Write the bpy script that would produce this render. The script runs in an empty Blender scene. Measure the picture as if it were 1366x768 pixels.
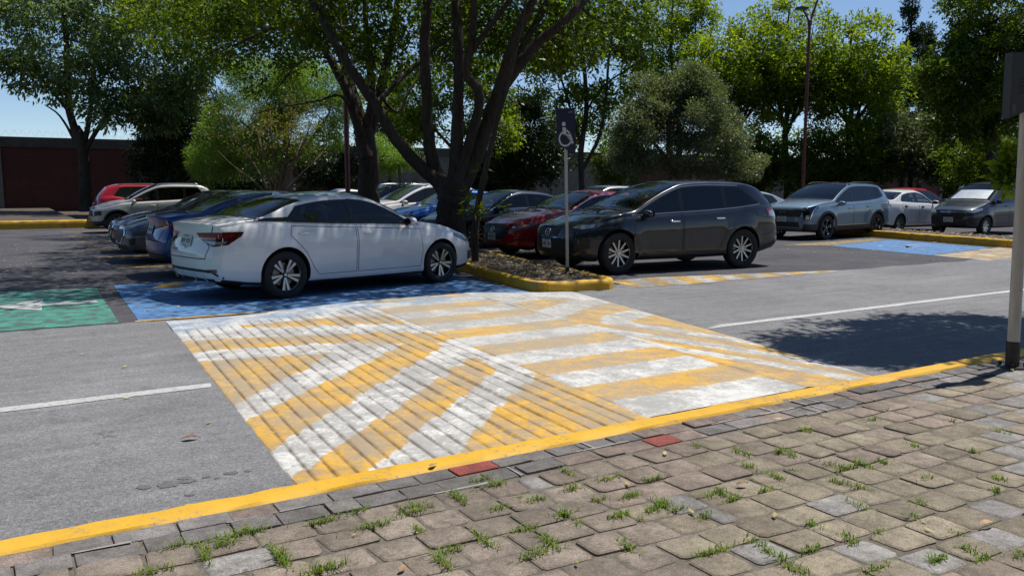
import bpy, bmesh, math, random
import numpy as np
from mathutils import Vector, Matrix
from mathutils.bvhtree import BVHTree
from mathutils.geometry import delaunay_2d_cdt

R = math.radians
scene = bpy.context.scene
COL = scene.collection
rng = np.random.default_rng(11)
random.seed(5)

# ------------------------------------------------------------------ world axes
# camera stands at the origin looking along +Y; the kerb, the road and the parking rows
# run along U, the crossing runs along V.
TH = R(31.5)
UX, UY = math.cos(TH), math.sin(TH)
def W2(u, v):
    return (u*UX - v*UY, u*UY + v*UX)
def W3(u, v, z=0.0):
    x, y = W2(u, v); return (x, y, z)
CAM_H, FPX, HOR = 1.5, 1110.0, 250.0
PITCH = math.atan((384-HOR)/FPX)
def at(px, py, Y):
    """point seen at photo pixel (px,py), at ground distance Y in front of the camera"""
    dx = (px-683)/FPX; dy = -(py-384)/FPX
    d = (dx, math.cos(PITCH)+dy*math.sin(PITCH), -math.sin(PITCH)+dy*math.cos(PITCH))
    t = Y/d[1]
    return (d[0]*t, Y, CAM_H+d[2]*t)

# ------------------------------------------------------------------ materials
def newmat(name):
    m = bpy.data.materials.new(name); m.use_nodes = True
    nt = m.node_tree
    return m, nt, nt.nodes, nt.links, nt.nodes['Principled BSDF']
MATS = {}
def simple(name, col, rough=.5, metal=0., coat=0., noise=0.0, nscale=20., spec=.5, bump=0.):
    if name in MATS: return MATS[name]
    m, nt, N, L, b = newmat(name)
    b.inputs['Base Color'].default_value = (*col, 1)
    b.inputs['Roughness'].default_value = rough
    b.inputs['Metallic'].default_value = metal
    b.inputs['Coat Weight'].default_value = coat
    b.inputs['Coat Roughness'].default_value = .04
    b.inputs['Specular IOR Level'].default_value = spec
    if noise or bump:
        tc = N.new('ShaderNodeTexCoord'); nz = N.new('ShaderNodeTexNoise')
        nz.inputs['Scale'].default_value = nscale; nz.inputs['Detail'].default_value = 6
        nz.inputs['Roughness'].default_value = .65
        L.new(tc.outputs['Object'], nz.inputs['Vector'])
        if noise:
            mr = N.new('ShaderNodeMapRange')
            mr.inputs['From Min'].default_value = .3; mr.inputs['From Max'].default_value = .7
            mr.inputs['To Min'].default_value = 1-noise; mr.inputs['To Max'].default_value = 1+noise
            L.new(nz.outputs['Fac'], mr.inputs['Value'])
            mx = N.new('ShaderNodeMix'); mx.data_type = 'RGBA'; mx.blend_type = 'MULTIPLY'
            mx.inputs[0].default_value = 1; mx.inputs[6].default_value = (*col, 1)
            L.new(mr.outputs['Result'], mx.inputs[7]); L.new(mx.outputs[2], b.inputs['Base Color'])
        if bump:
            bp = N.new('ShaderNodeBump'); bp.inputs['Strength'].default_value = bump
            bp.inputs['Distance'].default_value = .02
            L.new(nz.outputs['Fac'], bp.inputs['Height']); L.new(bp.outputs['Normal'], b.inputs['Normal'])
    MATS[name] = m
    return m
def paint(name, col, metal=.0, rough=.38):
    m, nt, N, L, b = newmat('car_paint_'+name)
    b.inputs['Metallic'].default_value = metal
    b.inputs['Coat Weight'].default_value = 1.0; b.inputs['Coat Roughness'].default_value = .03; b.inputs['Specular IOR Level'].default_value = .2
    tc = N.new('ShaderNodeTexCoord'); nz = N.new('ShaderNodeTexNoise')
    nz.inputs['Scale'].default_value = 3.; nz.inputs['Detail'].default_value = 8; nz.inputs['Roughness'].default_value = .7
    L.new(tc.outputs['Object'], nz.inputs['Vector'])
    cr = N.new('ShaderNodeValToRGB')
    cr.color_ramp.elements[0].position = .35; cr.color_ramp.elements[1].position = .75
    cr.color_ramp.elements[0].color = (*col, 1)
    d = [c*.9+.007 for c in col]; cr.color_ramp.elements[1].color = (*d, 1)      # a little road dust
    L.new(nz.outputs['Fac'], cr.inputs['Fac']); L.new(cr.outputs['Color'], b.inputs['Base Color'])
    mr = N.new('ShaderNodeMapRange'); mr.inputs['To Min'].default_value = rough-.05; mr.inputs['To Max'].default_value = rough+.15
    L.new(nz.outputs['Fac'], mr.inputs['Value']); L.new(mr.outputs['Result'], b.inputs['Roughness'])
    return m

def ramp_node(N, stops):
    cr = N.new('ShaderNodeValToRGB'); e = cr.color_ramp.elements
    while len(e) < len(stops): e.new(.5)
    for i, (p, c) in enumerate(stops):
        e[i].position = p; e[i].color = (*c, 1)
    return cr
def noise_node(N, L, vec, scale, detail=5, rough=.6, dist=0.):
    nz = N.new('ShaderNodeTexNoise'); nz.inputs['Scale'].default_value = scale
    nz.inputs['Detail'].default_value = detail; nz.inputs['Roughness'].default_value = rough
    nz.inputs['Distortion'].default_value = dist
    L.new(vec, nz.inputs['Vector']); return nz
def mixc(N, L, fac, a, b, mode='MIX'):
    mx = N.new('ShaderNodeMix'); mx.data_type = 'RGBA'; mx.blend_type = mode
    for sock, val in ((0, fac), (6, a), (7, b)):
        if hasattr(val, 'is_output'): L.new(val, mx.inputs[sock])
        elif isinstance(val, (int, float)): mx.inputs[sock].default_value = val
        else: mx.inputs[sock].default_value = (*val, 1)
    return mx.outputs[2]
def maprange(N, L, v, a, b, c, d, smooth=False):
    mr = N.new('ShaderNodeMapRange')
    if smooth: mr.interpolation_type = 'SMOOTHSTEP'
    for k, x in zip(('From Min', 'From Max', 'To Min', 'To Max'), (a, b, c, d)): mr.inputs[k].default_value = x
    L.new(v, mr.inputs['Value']); return mr.outputs['Result']
def mathn(N, L, op, a, b=None):
    n = N.new('ShaderNodeMath'); n.operation = op
    for i, val in enumerate((a, b)):
        if val is None: continue
        if hasattr(val, 'is_output'): L.new(val, n.inputs[i])
        else: n.inputs[i].default_value = val
    return n.outputs[0]
def bumpn(N, L, h, b, strength=.3, dist=.01):
    bp = N.new('ShaderNodeBump'); bp.inputs['Strength'].default_value = strength; bp.inputs['Distance'].default_value = dist
    L.new(h, bp.inputs['Height']); L.new(bp.outputs['Normal'], b.inputs['Normal'])

def asphalt(name, base, var=.25, streak=0., speck=.5, dirt=None):
    m, nt, N, L, b = newmat(name)
    tc = N.new('ShaderNodeTexCoord'); P = tc.outputs['Object']
    fine = noise_node(N, L, P, 130, 3, .7)
    mid = noise_node(N, L, P, 9, 6, .7)
    big = noise_node(N, L, P, .55, 5, .6, .6)
    vor = N.new('ShaderNodeTexVoronoi'); vor.inputs['Scale'].default_value = 95; L.new(P, vor.inputs['Vector'])
    f1 = maprange(N, L, fine.outputs['Fac'], .38, .62, 1-speck*.6, 1+speck*.6)
    f2 = maprange(N, L, mid.outputs['Fac'], .36, .64, 1-var*.6, 1+var*.6)
    f3 = maprange(N, L, big.outputs['Fac'], .3, .7, 1-var, 1+var)
    k = mathn(N, L, 'MULTIPLY', mathn(N, L, 'MULTIPLY', f1, f2), f3)
    agg = noise_node(N, L, P, 42, 4, .75); k = mathn(N, L, 'MULTIPLY', k, maprange(N, L, agg.outputs['Fac'], .38, .62, 1-.45*speck, 1+.45*speck))
    blot = noise_node(N, L, P, 2.4, 9, .72, .8); k = mathn(N, L, 'MULTIPLY', k, maprange(N, L, blot.outputs['Fac'], .54, .68, 1., .76))
    pit = noise_node(N, L, P, 22, 5, .8); k = mathn(N, L, 'MULTIPLY', k, maprange(N, L, pit.outputs['Fac'], .64, .70, 1., .5))
    # hairline cracks with grit in them
    cv = N.new('ShaderNodeTexVoronoi'); cv.feature = 'DISTANCE_TO_EDGE'; cv.inputs['Scale'].default_value = .42
    cw = noise_node(N, L, P, 1.7, 6, .7); ca = N.new('ShaderNodeVectorMath'); ca.operation = 'ADD'; cs = N.new('ShaderNodeVectorMath'); cs.operation = 'SCALE'; cs.inputs['Scale'].default_value = .8
    L.new(cw.outputs['Color'], cs.inputs[0]); L.new(P, ca.inputs[0]); L.new(cs.outputs[0], ca.inputs[1]); L.new(ca.outputs[0], cv.inputs['Vector'])
    cm = mathn(N, L, 'MULTIPLY', maprange(N, L, cv.outputs['Distance'], 0, .006, 1, 0), maprange(N, L, big.outputs['Fac'], .48, .6, 0, .5))
    k = mathn(N, L, 'MULTIPLY', k, mathn(N, L, 'SUBTRACT', 1., cm))
    if streak:
        mp = N.new('ShaderNodeMapping'); mp.inputs['Rotation'].default_value = (0, 0, -TH); mp.vector_type = 'POINT'
        mp.inputs['Scale'].default_value = (.35, 5.5, 1)
        # rotate into lot axes, then stretch along the driving direction
        mp2 = N.new('ShaderNodeMapping'); mp2.inputs['Rotation'].default_value = (0, 0, -TH)
        L.new(P, mp2.inputs['Vector'])
        mp.inputs['Rotation'].default_value = (0, 0, 0); L.new(mp2.outputs['Vector'], mp.inputs['Vector'])
        st = noise_node(N, L, mp.outputs['Vector'], 1.2, 6, .65)
        k = mathn(N, L, 'MULTIPLY', k, maprange(N, L, st.outputs['Fac'], .3, .7, 1-streak, 1+streak))
    chips = maprange(N, L, vor.outputs['Distance'], .0, .28, 1.35, 1.0)
    k = mathn(N, L, 'MULTIPLY', k, chips)
    col = mixc(N, L, 1., base, k, 'MULTIPLY')
    if dirt:
        dm = noise_node(N, L, P, 1.3, 7, .72, .4)
        col = mixc(N, L, maprange(N, L, dm.outputs['Fac'], .5, .75, 0, .75), col, dirt)
    L.new(col, b.inputs['Base Color'])
    b.inputs['Roughness'].default_value = .85; b.inputs['Specular IOR Level'].default_value = .3
    bumpn(N, L, fine.outputs['Fac'], b, .5, .006)
    return m

def road_paint(name, base, under=(.12, .12, .125), wear=.5, scale=7., crack=False, tone=.15):
    """worn traffic paint over asphalt: wear patches with a shape of their own"""
    m, nt, N, L, b = newmat(name)
    tc = N.new('ShaderNodeTexCoord'); P = tc.outputs['Object']
    n1 = noise_node(N, L, P, scale, 9, .75, .3); n2 = noise_node(N, L, P, 1.6, 6, .65)
    n3 = noise_node(N, L, P, 110, 3, .7)
    s = mathn(N, L, 'ADD', n1.outputs['Fac'], mathn(N, L, 'MULTIPLY', n3.outputs['Fac'], .25))
    w = maprange(N, L, s, .78-.25*wear, .90-.25*wear, 0, .85)
    c = mixc(N, L, 1., base, maprange(N, L, n2.outputs['Fac'], .3, .7, 1-tone, 1+tone), 'MULTIPLY')
    if crack:
        v = N.new('ShaderNodeTexVoronoi'); v.feature = 'DISTANCE_TO_EDGE'; v.inputs['Scale'].default_value = 2.2
        wv = noise_node(N, L, P, 3, 4, .6)
        va = N.new('ShaderNodeVectorMath'); va.operation = 'ADD'; L.new(P, va.inputs[0])
        vs = N.new('ShaderNodeVectorMath'); vs.operation = 'SCALE'; vs.inputs['Scale'].default_value = .5
        L.new(wv.outputs['Color'], vs.inputs[0]); L.new(vs.outputs[0], va.inputs[1]); L.new(va.outputs[0], v.inputs['Vector'])
        c = mixc(N, L, maprange(N, L, v.outputs['Distance'], 0, .035, .55, 0), c, under)
    c = mixc(N, L, w, c, under)
    L.new(c, b.inputs['Base Color']); b.inputs['Roughness'].default_value = .7
    b.inputs['Specular IOR Level'].default_value = .3
    bumpn(N, L, n3.outputs['Fac'], b, .4, .005)
    return m

def leafmat(name, cols, trans=.45, transcol=None, rough=.45):
    m, nt, N, L, b = newmat(name)
    at_ = N.new('ShaderNodeAttribute'); at_.attribute_name = 'tint'
    n = len(cols)
    cr = ramp_node(N, [(i/(n-1), c) for i, c in enumerate(cols)])
    L.new(at_.outputs['Fac'], cr.inputs['Fac'])
    L.new(cr.outputs['Color'], b.inputs['Base Color'])
    b.inputs['Roughness'].default_value = rough; b.inputs['Specular IOR Level'].default_value = .35
    tr = N.new('ShaderNodeBsdfTranslucent')
    tc = mixc(N, L, 1., cr.outputs['Color'], transcol or (1.5, 1.7, .5), 'MULTIPLY')
    L.new(tc, tr.inputs['Color'])
    mx = N.new('ShaderNodeMixShader'); mx.inputs[0].default_value = trans
    L.new(b.outputs[0], mx.inputs[1]); L.new(tr.outputs[0], mx.inputs[2])
    L.new(mx.outputs[0], nt.nodes['Material Output'].inputs['Surface'])
    return m

# ------------------------------------------------------------------ mesh helpers
def tag(o, label=None, cat=None, group=None, kind=None):
    if label: o['label'] = label
    if cat: o['category'] = cat
    if group: o['group'] = group
    if kind: o['kind'] = kind
    return o
def link(o, parent=None):
    COL.objects.link(o)
    if parent is not None: o.parent = parent
    return o
def empty(name, loc=(0, 0, 0), rz=0.):
    o = bpy.data.objects.new(name, None); o.empty_display_size = .2
    o.location = loc; o.rotation_euler = (0, 0, rz); COL.objects.link(o); return o
def obj(name, verts, faces, mats, parent=None, smooth=False, angle=None, midx=None):
    me = bpy.data.meshes.new(name)
    me.from_pydata([tuple(v) for v in verts], [], [tuple(f) for f in faces])
    for m in (mats if isinstance(mats, (list, tuple)) else [mats]): me.materials.append(m)
    if midx is not None: me.polygons.foreach_set('material_index', np.asarray(midx, dtype=np.int32))
    if smooth:
        me.polygons.foreach_set('use_smooth', [True]*len(me.polygons))
        if angle: me.set_sharp_from_angle(angle=R(angle))
    me.update()
    return link(bpy.data.objects.new(name, me), parent)
class MB:
    """collects simple shapes into one mesh"""
    def __init__(s): s.v = []; s.f = []; s.m = []
    def add(s, v, f, mi=0):
        k = len(s.v); s.v += [tuple(p) for p in v]; s.f += [tuple(i+k for i in q) for q in f]; s.m += [mi]*len(f)
    def box(s, c, d, M=None, bev=0., mi=0):
        x, y, z = [q/2 for q in d]; b = min(bev, x*.95, y*.95, z*.95)
        if b <= 0:
            v = [(sx*x, sy*y, sz*z) for sx in (-1, 1) for sy in (-1, 1) for sz in (-1, 1)]
            f = [(0, 1, 3, 2), (4, 6, 7, 5), (0, 4, 5, 1), (2, 3, 7, 6), (0, 2, 6, 4), (1, 5, 7, 3)]
        else:
            bm = bmesh.new(); bmesh.ops.create_cube(bm, size=1)
            for q in bm.verts: q.co = Vector((q.co.x*2*x, q.co.y*2*y, q.co.z*2*z))
            bmesh.ops.bevel(bm, geom=list(bm.edges), offset=b, segments=2, profile=.6, affect='EDGES')
            bm.verts.ensure_lookup_table(); bm.verts.index_update()
            v = [tuple(q.co) for q in bm.verts]; f = [tuple(q.index for q in p.verts) for p in bm.faces]; bm.free()
        if M is not None: v = [tuple(M @ Vector(p)) for p in v]
        s.add([(p[0]+c[0], p[1]+c[1], p[2]+c[2]) for p in v], f, mi)
    def tube(s, pts, rad, n=8, mi=0, caps=True):
        pts = [Vector(p) for p in pts]; k = len(pts)
        if not hasattr(rad, '__len__'): rad = [rad]*k
        v = []; f = []
        t0 = (pts[1]-pts[0]).normalized()
        a = t0.orthogonal().normalized()
        for i, p in enumerate(pts):
            t = (pts[min(i+1, k-1)]-pts[max(i-1, 0)]).normalized()
            a = (a - t*a.dot(t)); a = a.normalized() if a.length > 1e-6 else t.orthogonal().normalized()
            bq = t.cross(a)
            for j in range(n):
                w = 2*math.pi*j/n
                v.append(p + (a*math.cos(w)+bq*math.sin(w))*rad[i])
        for i in range(k-1):
            for j in range(n):
                j2 = (j+1) % n
                f.append((i*n+j, i*n+j2, (i+1)*n+j2, (i+1)*n+j))
        if caps:
            f.append(tuple(range(n-1, -1, -1))); f.append(tuple((k-1)*n+j for j in range(n)))
        s.add(v, f, mi)
    def lathe(s, prof, n=32, axis='y', c=(0, 0, 0), mi=0):
        """prof: [(radius, offset along axis)]"""
        v = []; f = []; k = len(prof)
        for j in range(n):
            w = 2*math.pi*j/n; cw, sw = math.cos(w), math.sin(w)
            for r, o in prof:
                p = (r*cw, o, r*sw) if axis == 'y' else (r*cw, r*sw, o)
                v.append((p[0]+c[0], p[1]+c[1], p[2]+c[2]))
        for j in range(n):
            j2 = (j+1) % n
            for i in range(k-1): f.append((j*k+i, j*k+i+1, j2*k+i+1, j2*k+i))
        s.add(v, f, mi)
    def prism(s, poly, h0, h1, mi=0):
        n = len(poly); v = [(p[0], p[1], h0) for p in poly]+[(p[0], p[1], h1) for p in poly]
        f = [tuple(range(n-1, -1, -1)), tuple(range(n, 2*n))]+[(i, (i+1) % n, n+(i+1) % n, n+i) for i in range(n)]
        s.add(v, f, mi)
    def build(s, name, mats, parent=None, smooth=False, angle=None):
        return obj(name, s.v, s.f, mats, parent, smooth, angle, s.m)

def pchip(pts):
    pts = sorted(pts); x = np.array([p[0] for p in pts], float); y = np.array([p[1] for p in pts], float)
    h = np.diff(x); d = np.diff(y)/h; m = np.zeros(len(x))
    for i in range(1, len(x)-1):
        if d[i-1]*d[i] > 0:
            w1 = 2*h[i]+h[i-1]; w2 = h[i]+2*h[i-1]; m[i] = (w1+w2)/(w1/d[i-1]+w2/d[i])
    m[0] = d[0]; m[-1] = d[-1]
    def F(q):
        q = np.clip(q, x[0], x[-1]); i = np.clip(np.searchsorted(x, q)-1, 0, len(x)-2)
        t = (q-x[i])/h[i]
        return ((2*t**3-3*t**2+1)*y[i]+(t**3-2*t**2+t)*h[i]*m[i]+(-2*t**3+3*t**2)*y[i+1]+(t**3-t**2)*h[i]*m[i+1])
    return F
def tri_poly(poly, res):
    """triangulated polygon with interior points"""
    P = []
    n = len(poly)
    for i in range(n):
        a = np.array(poly[i], float); b = np.array(poly[(i+1) % n], float)
        k = max(1, int(np.linalg.norm(b-a)/res))
        for j in range(k): P.append(a+(b-a)*j/k)
    P = np.array(P); lo = P.min(0); hi = P.max(0)
    gx = np.arange(lo[0]+res*.5, hi[0], res); gy = np.arange(lo[1]+res*.5, hi[1], res)
    nb = len(P); inner = []
    for x in gx:
        for y in gy:
            c = False; j = nb-1
            dmin = np.min(np.hypot(P[:, 0]-x, P[:, 1]-y))
            if dmin < res*.45: continue
            for i in range(nb):
                if (P[i, 1] > y) != (P[j, 1] > y) and x < (P[j, 0]-P[i, 0])*(y-P[i, 1])/(P[j, 1]-P[i, 1])+P[i, 0]: c = not c
                j = i
            if c: inner.append((x, y))
    V = [Vector(p) for p in P]+[Vector(p) for p in inner]
    ov, oe, of, *_ = delaunay_2d_cdt(V, [], [list(range(nb))], 1, 1e-6)
    return [tuple(p) for p in ov], [tuple(f) for f in of]
# ------------------------------------------------------------------ cars
BLACK = simple('black_plastic', (.012, .012, .013), .55)
TRIM = simple('gloss_black_trim', (.008, .008, .009), .12)
RUBBER = simple('tyre_rubber', (.016, .016, .017), .8, noise=.25, nscale=30)
WELL = simple('wheel_well', (.01, .01, .01), .9)
CHROME = simple('chrome', (.72, .73, .75), .12, 1.)
ALLOY = simple('alloy_silver', (.44, .44, .45), .34, 1.)
DARKMETAL = simple('dark_metal', (.035, .035, .038), .4, .6)
DISC = simple('brake_disc', (.18, .175, .17), .4, .9)
SEAM = simple('panel_gap', (.006, .006, .006), .8)
REDLENS = simple('red_lens', (.16, .004, .008), .12, coat=1.)
DARKRED = simple('smoked_red_lens', (.05, .004, .006), .12, coat=1.)
CLEAR = simple('clear_lens', (.42, .43, .45), .08, .55, coat=1.)
SMOKE = simple('smoked_headlamp', (.05, .055, .06), .06, .2, coat=1.)
AMBER = simple('amber_lens', (.55, .2, .03), .15, coat=1.)
PLATE = simple('licence_plate', (.55, .55, .53), .45, noise=.1, nscale=40)
PLATETXT = simple('plate_characters', (.03, .035, .04), .6)
GRILLE = simple('grille_mesh', (.01, .01, .011), .5)
def glassmat(name, tint, rough=.02):
    m, nt, N, L, b = newmat(name)
    b.inputs['Base Color'].default_value = (*tint, 1); b.inputs['Roughness'].default_value = rough
    b.inputs['IOR'].default_value = 1.5; b.inputs['Specular IOR Level'].default_value = .55
    return m
GLASS = glassmat('window_glass', (.010, .013, .014))
WGLASS = glassmat('windshield_glass', (.018, .024, .026))
def cabin_glass(name, tint):
    m, nt, N, L, b = newmat(name)
    tr = N.new('ShaderNodeBsdfTransparent'); tr.inputs['Color'].default_value = (*tint, 1)
    gl = N.new('ShaderNodeBsdfGlossy'); gl.inputs['Roughness'].default_value = .015; gl.inputs['Color'].default_value = (.95, .97, 1, 1)
    fr = N.new('ShaderNodeFresnel'); fr.inputs['IOR'].default_value = 1.52
    mx = N.new('ShaderNodeMixShader'); L.new(fr.outputs[0], mx.inputs[0]); L.new(tr.outputs[0], mx.inputs[1]); L.new(gl.outputs[0], mx.inputs[2])
    L.new(mx.outputs[0], nt.nodes['Material Output'].inputs['Surface']); return m
SEEGLASS = cabin_glass('tinted_side_glass', (.60, .66, .64))
DARKGLASS = cabin_glass('privacy_glass', (.10, .11, .11))
SEEWIND = cabin_glass('clear_windshield', (.70, .76, .74))
INTERIOR = simple('cabin_plastic', (.018, .018, .02), .7)
SEATM = simple('seat_fabric', (.065, .063, .063), .85, noise=.2, nscale=30)
SHADE = simple('silver_sunshade', (.55, .58, .58), .35, .3, coat=1., noise=.15, nscale=6)

def superblob(rx, ry, rz, e=.55, nu=18, nv=10):
    v = []; f = []
    def sp(c, p): return math.copysign(abs(c)**p, c)
    for i in range(nv+1):
        a = -math.pi/2+math.pi*i/nv
        for j in range(nu):
            w = 2*math.pi*j/nu
            v.append((rx*sp(math.cos(a), e)*sp(math.cos(w), e), ry*sp(math.cos(a), e)*sp(math.sin(w), e), rz*sp(math.sin(a), e)))
    for i in range(nv):
        for j in range(nu):
            j2 = (j+1) % nu; f.append((i*nu+j, i*nu+j2, (i+1)*nu+j2, (i+1)*nu+j))
    return v, f

WHEELS = {}
def wheel_meshes(rad, rim, n, style, width=.2):
    key = (rad, rim, n, style)
    if key in WHEELS: return WHEELS[key]
    w = width/2; seg = 40
    t = MB()
    t.lathe([(rim-.005, -w*.8), (rim+.012, -w*.92), (rim+.03, -w), (rad*.5+rim*.5, -w*1.04), (rad-.03, -w*.98), (rad-.008, -w*.86), (rad, -w*.6), (rad, -.012), (rad-.006, -.01), (rad-.006, .01), (rad, .012), (rad, w*.6), (rad-.008, w*.86),
             (rad-.03, w*.98), (rad*.5+rim*.5, w*1.04), (rim+.03, w), (rim+.012, w*.92), (rim-.005, w*.8)], seg)
    tyre = t.build('tyre', RUBBER, None, True, 40)
    h = MB()   # barrel, disc, hub (dark)
    h.lathe([(0.001, -w*.55), (rim*.96, -w*.55), (rim-.004, -w*.8), (rim-.002, w*.8), (rim*.95, w*.62), (rim*.93, -w*.3), (0.001, -w*.3)], seg)
    h.lathe([(rim*.25, w*.02), (rim*.72, w*.02), (rim*.72, -w*.1)], seg, mi=1)
    hub = h.build('wheel', [DARKMETAL, DISC], None, True, 30)
    r = MB(); yo = w*.72
    r.lathe([(rim*.955, yo-.03), (rim*.965, yo), (rim*1.0, yo+.008), (rim*1.02, yo-.002), (rim*1.0, yo-.03)], seg, mi=0 if style != 'dark' else 1)
    r.lathe([(0.001, yo-.012), (rim*.16, yo-.012), (rim*.2, yo-.025), (rim*.2, yo-.07)], 20, mi=1 if style in ('twotone', 'dark') else 0)
    r.lathe([(0.001, yo-.006), (rim*.10, yo-.006), (rim*.115, yo-.014)], 16, mi=0)
    for k in range(5):
        a = 2*math.pi*(k+.5)/5
        r.lathe([(0.001, yo-.010), (.008, yo-.010), (.010, yo-.02)], 8, c=(rim*.27*math.cos(a), -.014, rim*.27*math.sin(a)), mi=1)
    def spoke(a, wr, wt, r0, r1, mi, dz=0., skew=0.):
        ca, sa = math.cos(a), math.sin(a); v = []
        for (rr, ww, dy) in ((r0, wr, -.022), ((r0+r1)/2, (wr+wt)/2, -.014), (r1, wt, -.006)):
            for sx, yy in ((-1, -.03), (-.8, 0), (.8, 0), (1, -.03)):
                lx = rr; lz = sx*ww/2+skew*(rr-r0)
                v.append((lx*ca-lz*sa, yo+dy+yy+dz, lx*sa+lz*ca))
        f = []
        for i in range(2):
            for j in range(3): f.append((i*4+j, i*4+j+1, (i+1)*4+j+1, (i+1)*4+j))
        r.add(v, f, mi)
    for k in range(n):
        a = 2*math.pi*k/n+.3
        if style == 'twin':
            spoke(a-.13, .035, .045, rim*.15, rim*.97, 0, skew=-.06); spoke(a+.13, .035, .045, rim*.15, rim*.97, 0, skew=.06)
        elif style == 'twotone':
            spoke(a-.13, .022, .050, rim*.16, rim*.96, 0, skew=-.07); spoke(a+.13, .022, .050, rim*.16, rim*.96, 0, skew=.07)
            spoke(a, .05, .04, rim*.16, rim*.97, 1, -.012)
        elif style == 'dark':
            spoke(a, .09, .10, rim*.15, rim*.97, 1); spoke(a+.12, .01, .07, rim*.62, rim*.97, 0, .004); spoke(a-.12, .01, .05, rim*.7, rim*.97, 0, .004)
        elif style == 'cover':
            spoke(a, .07, .085, rim*.12, rim*.98, 0)
        else:
            spoke(a, .034, .038, rim*.15, rim*.97, 0)
    rimo = r.build('rim', [ALLOY, DARKMETAL], None, True, 30)
    for o in (tyre, hub, rimo): COL.objects.unlink(o)
    WHEELS[key] = (tyre.data, hub.data, rimo.data)
    for o in (tyre, hub, rimo): bpy.data.objects.remove(o)
    return WHEELS[key]

SIDE = [(0, .93), (.06, .962), (.2, .975), (.42, .988), (.62, 1.0), (.8, .992), (.92, .972), (1., .945)]

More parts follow.
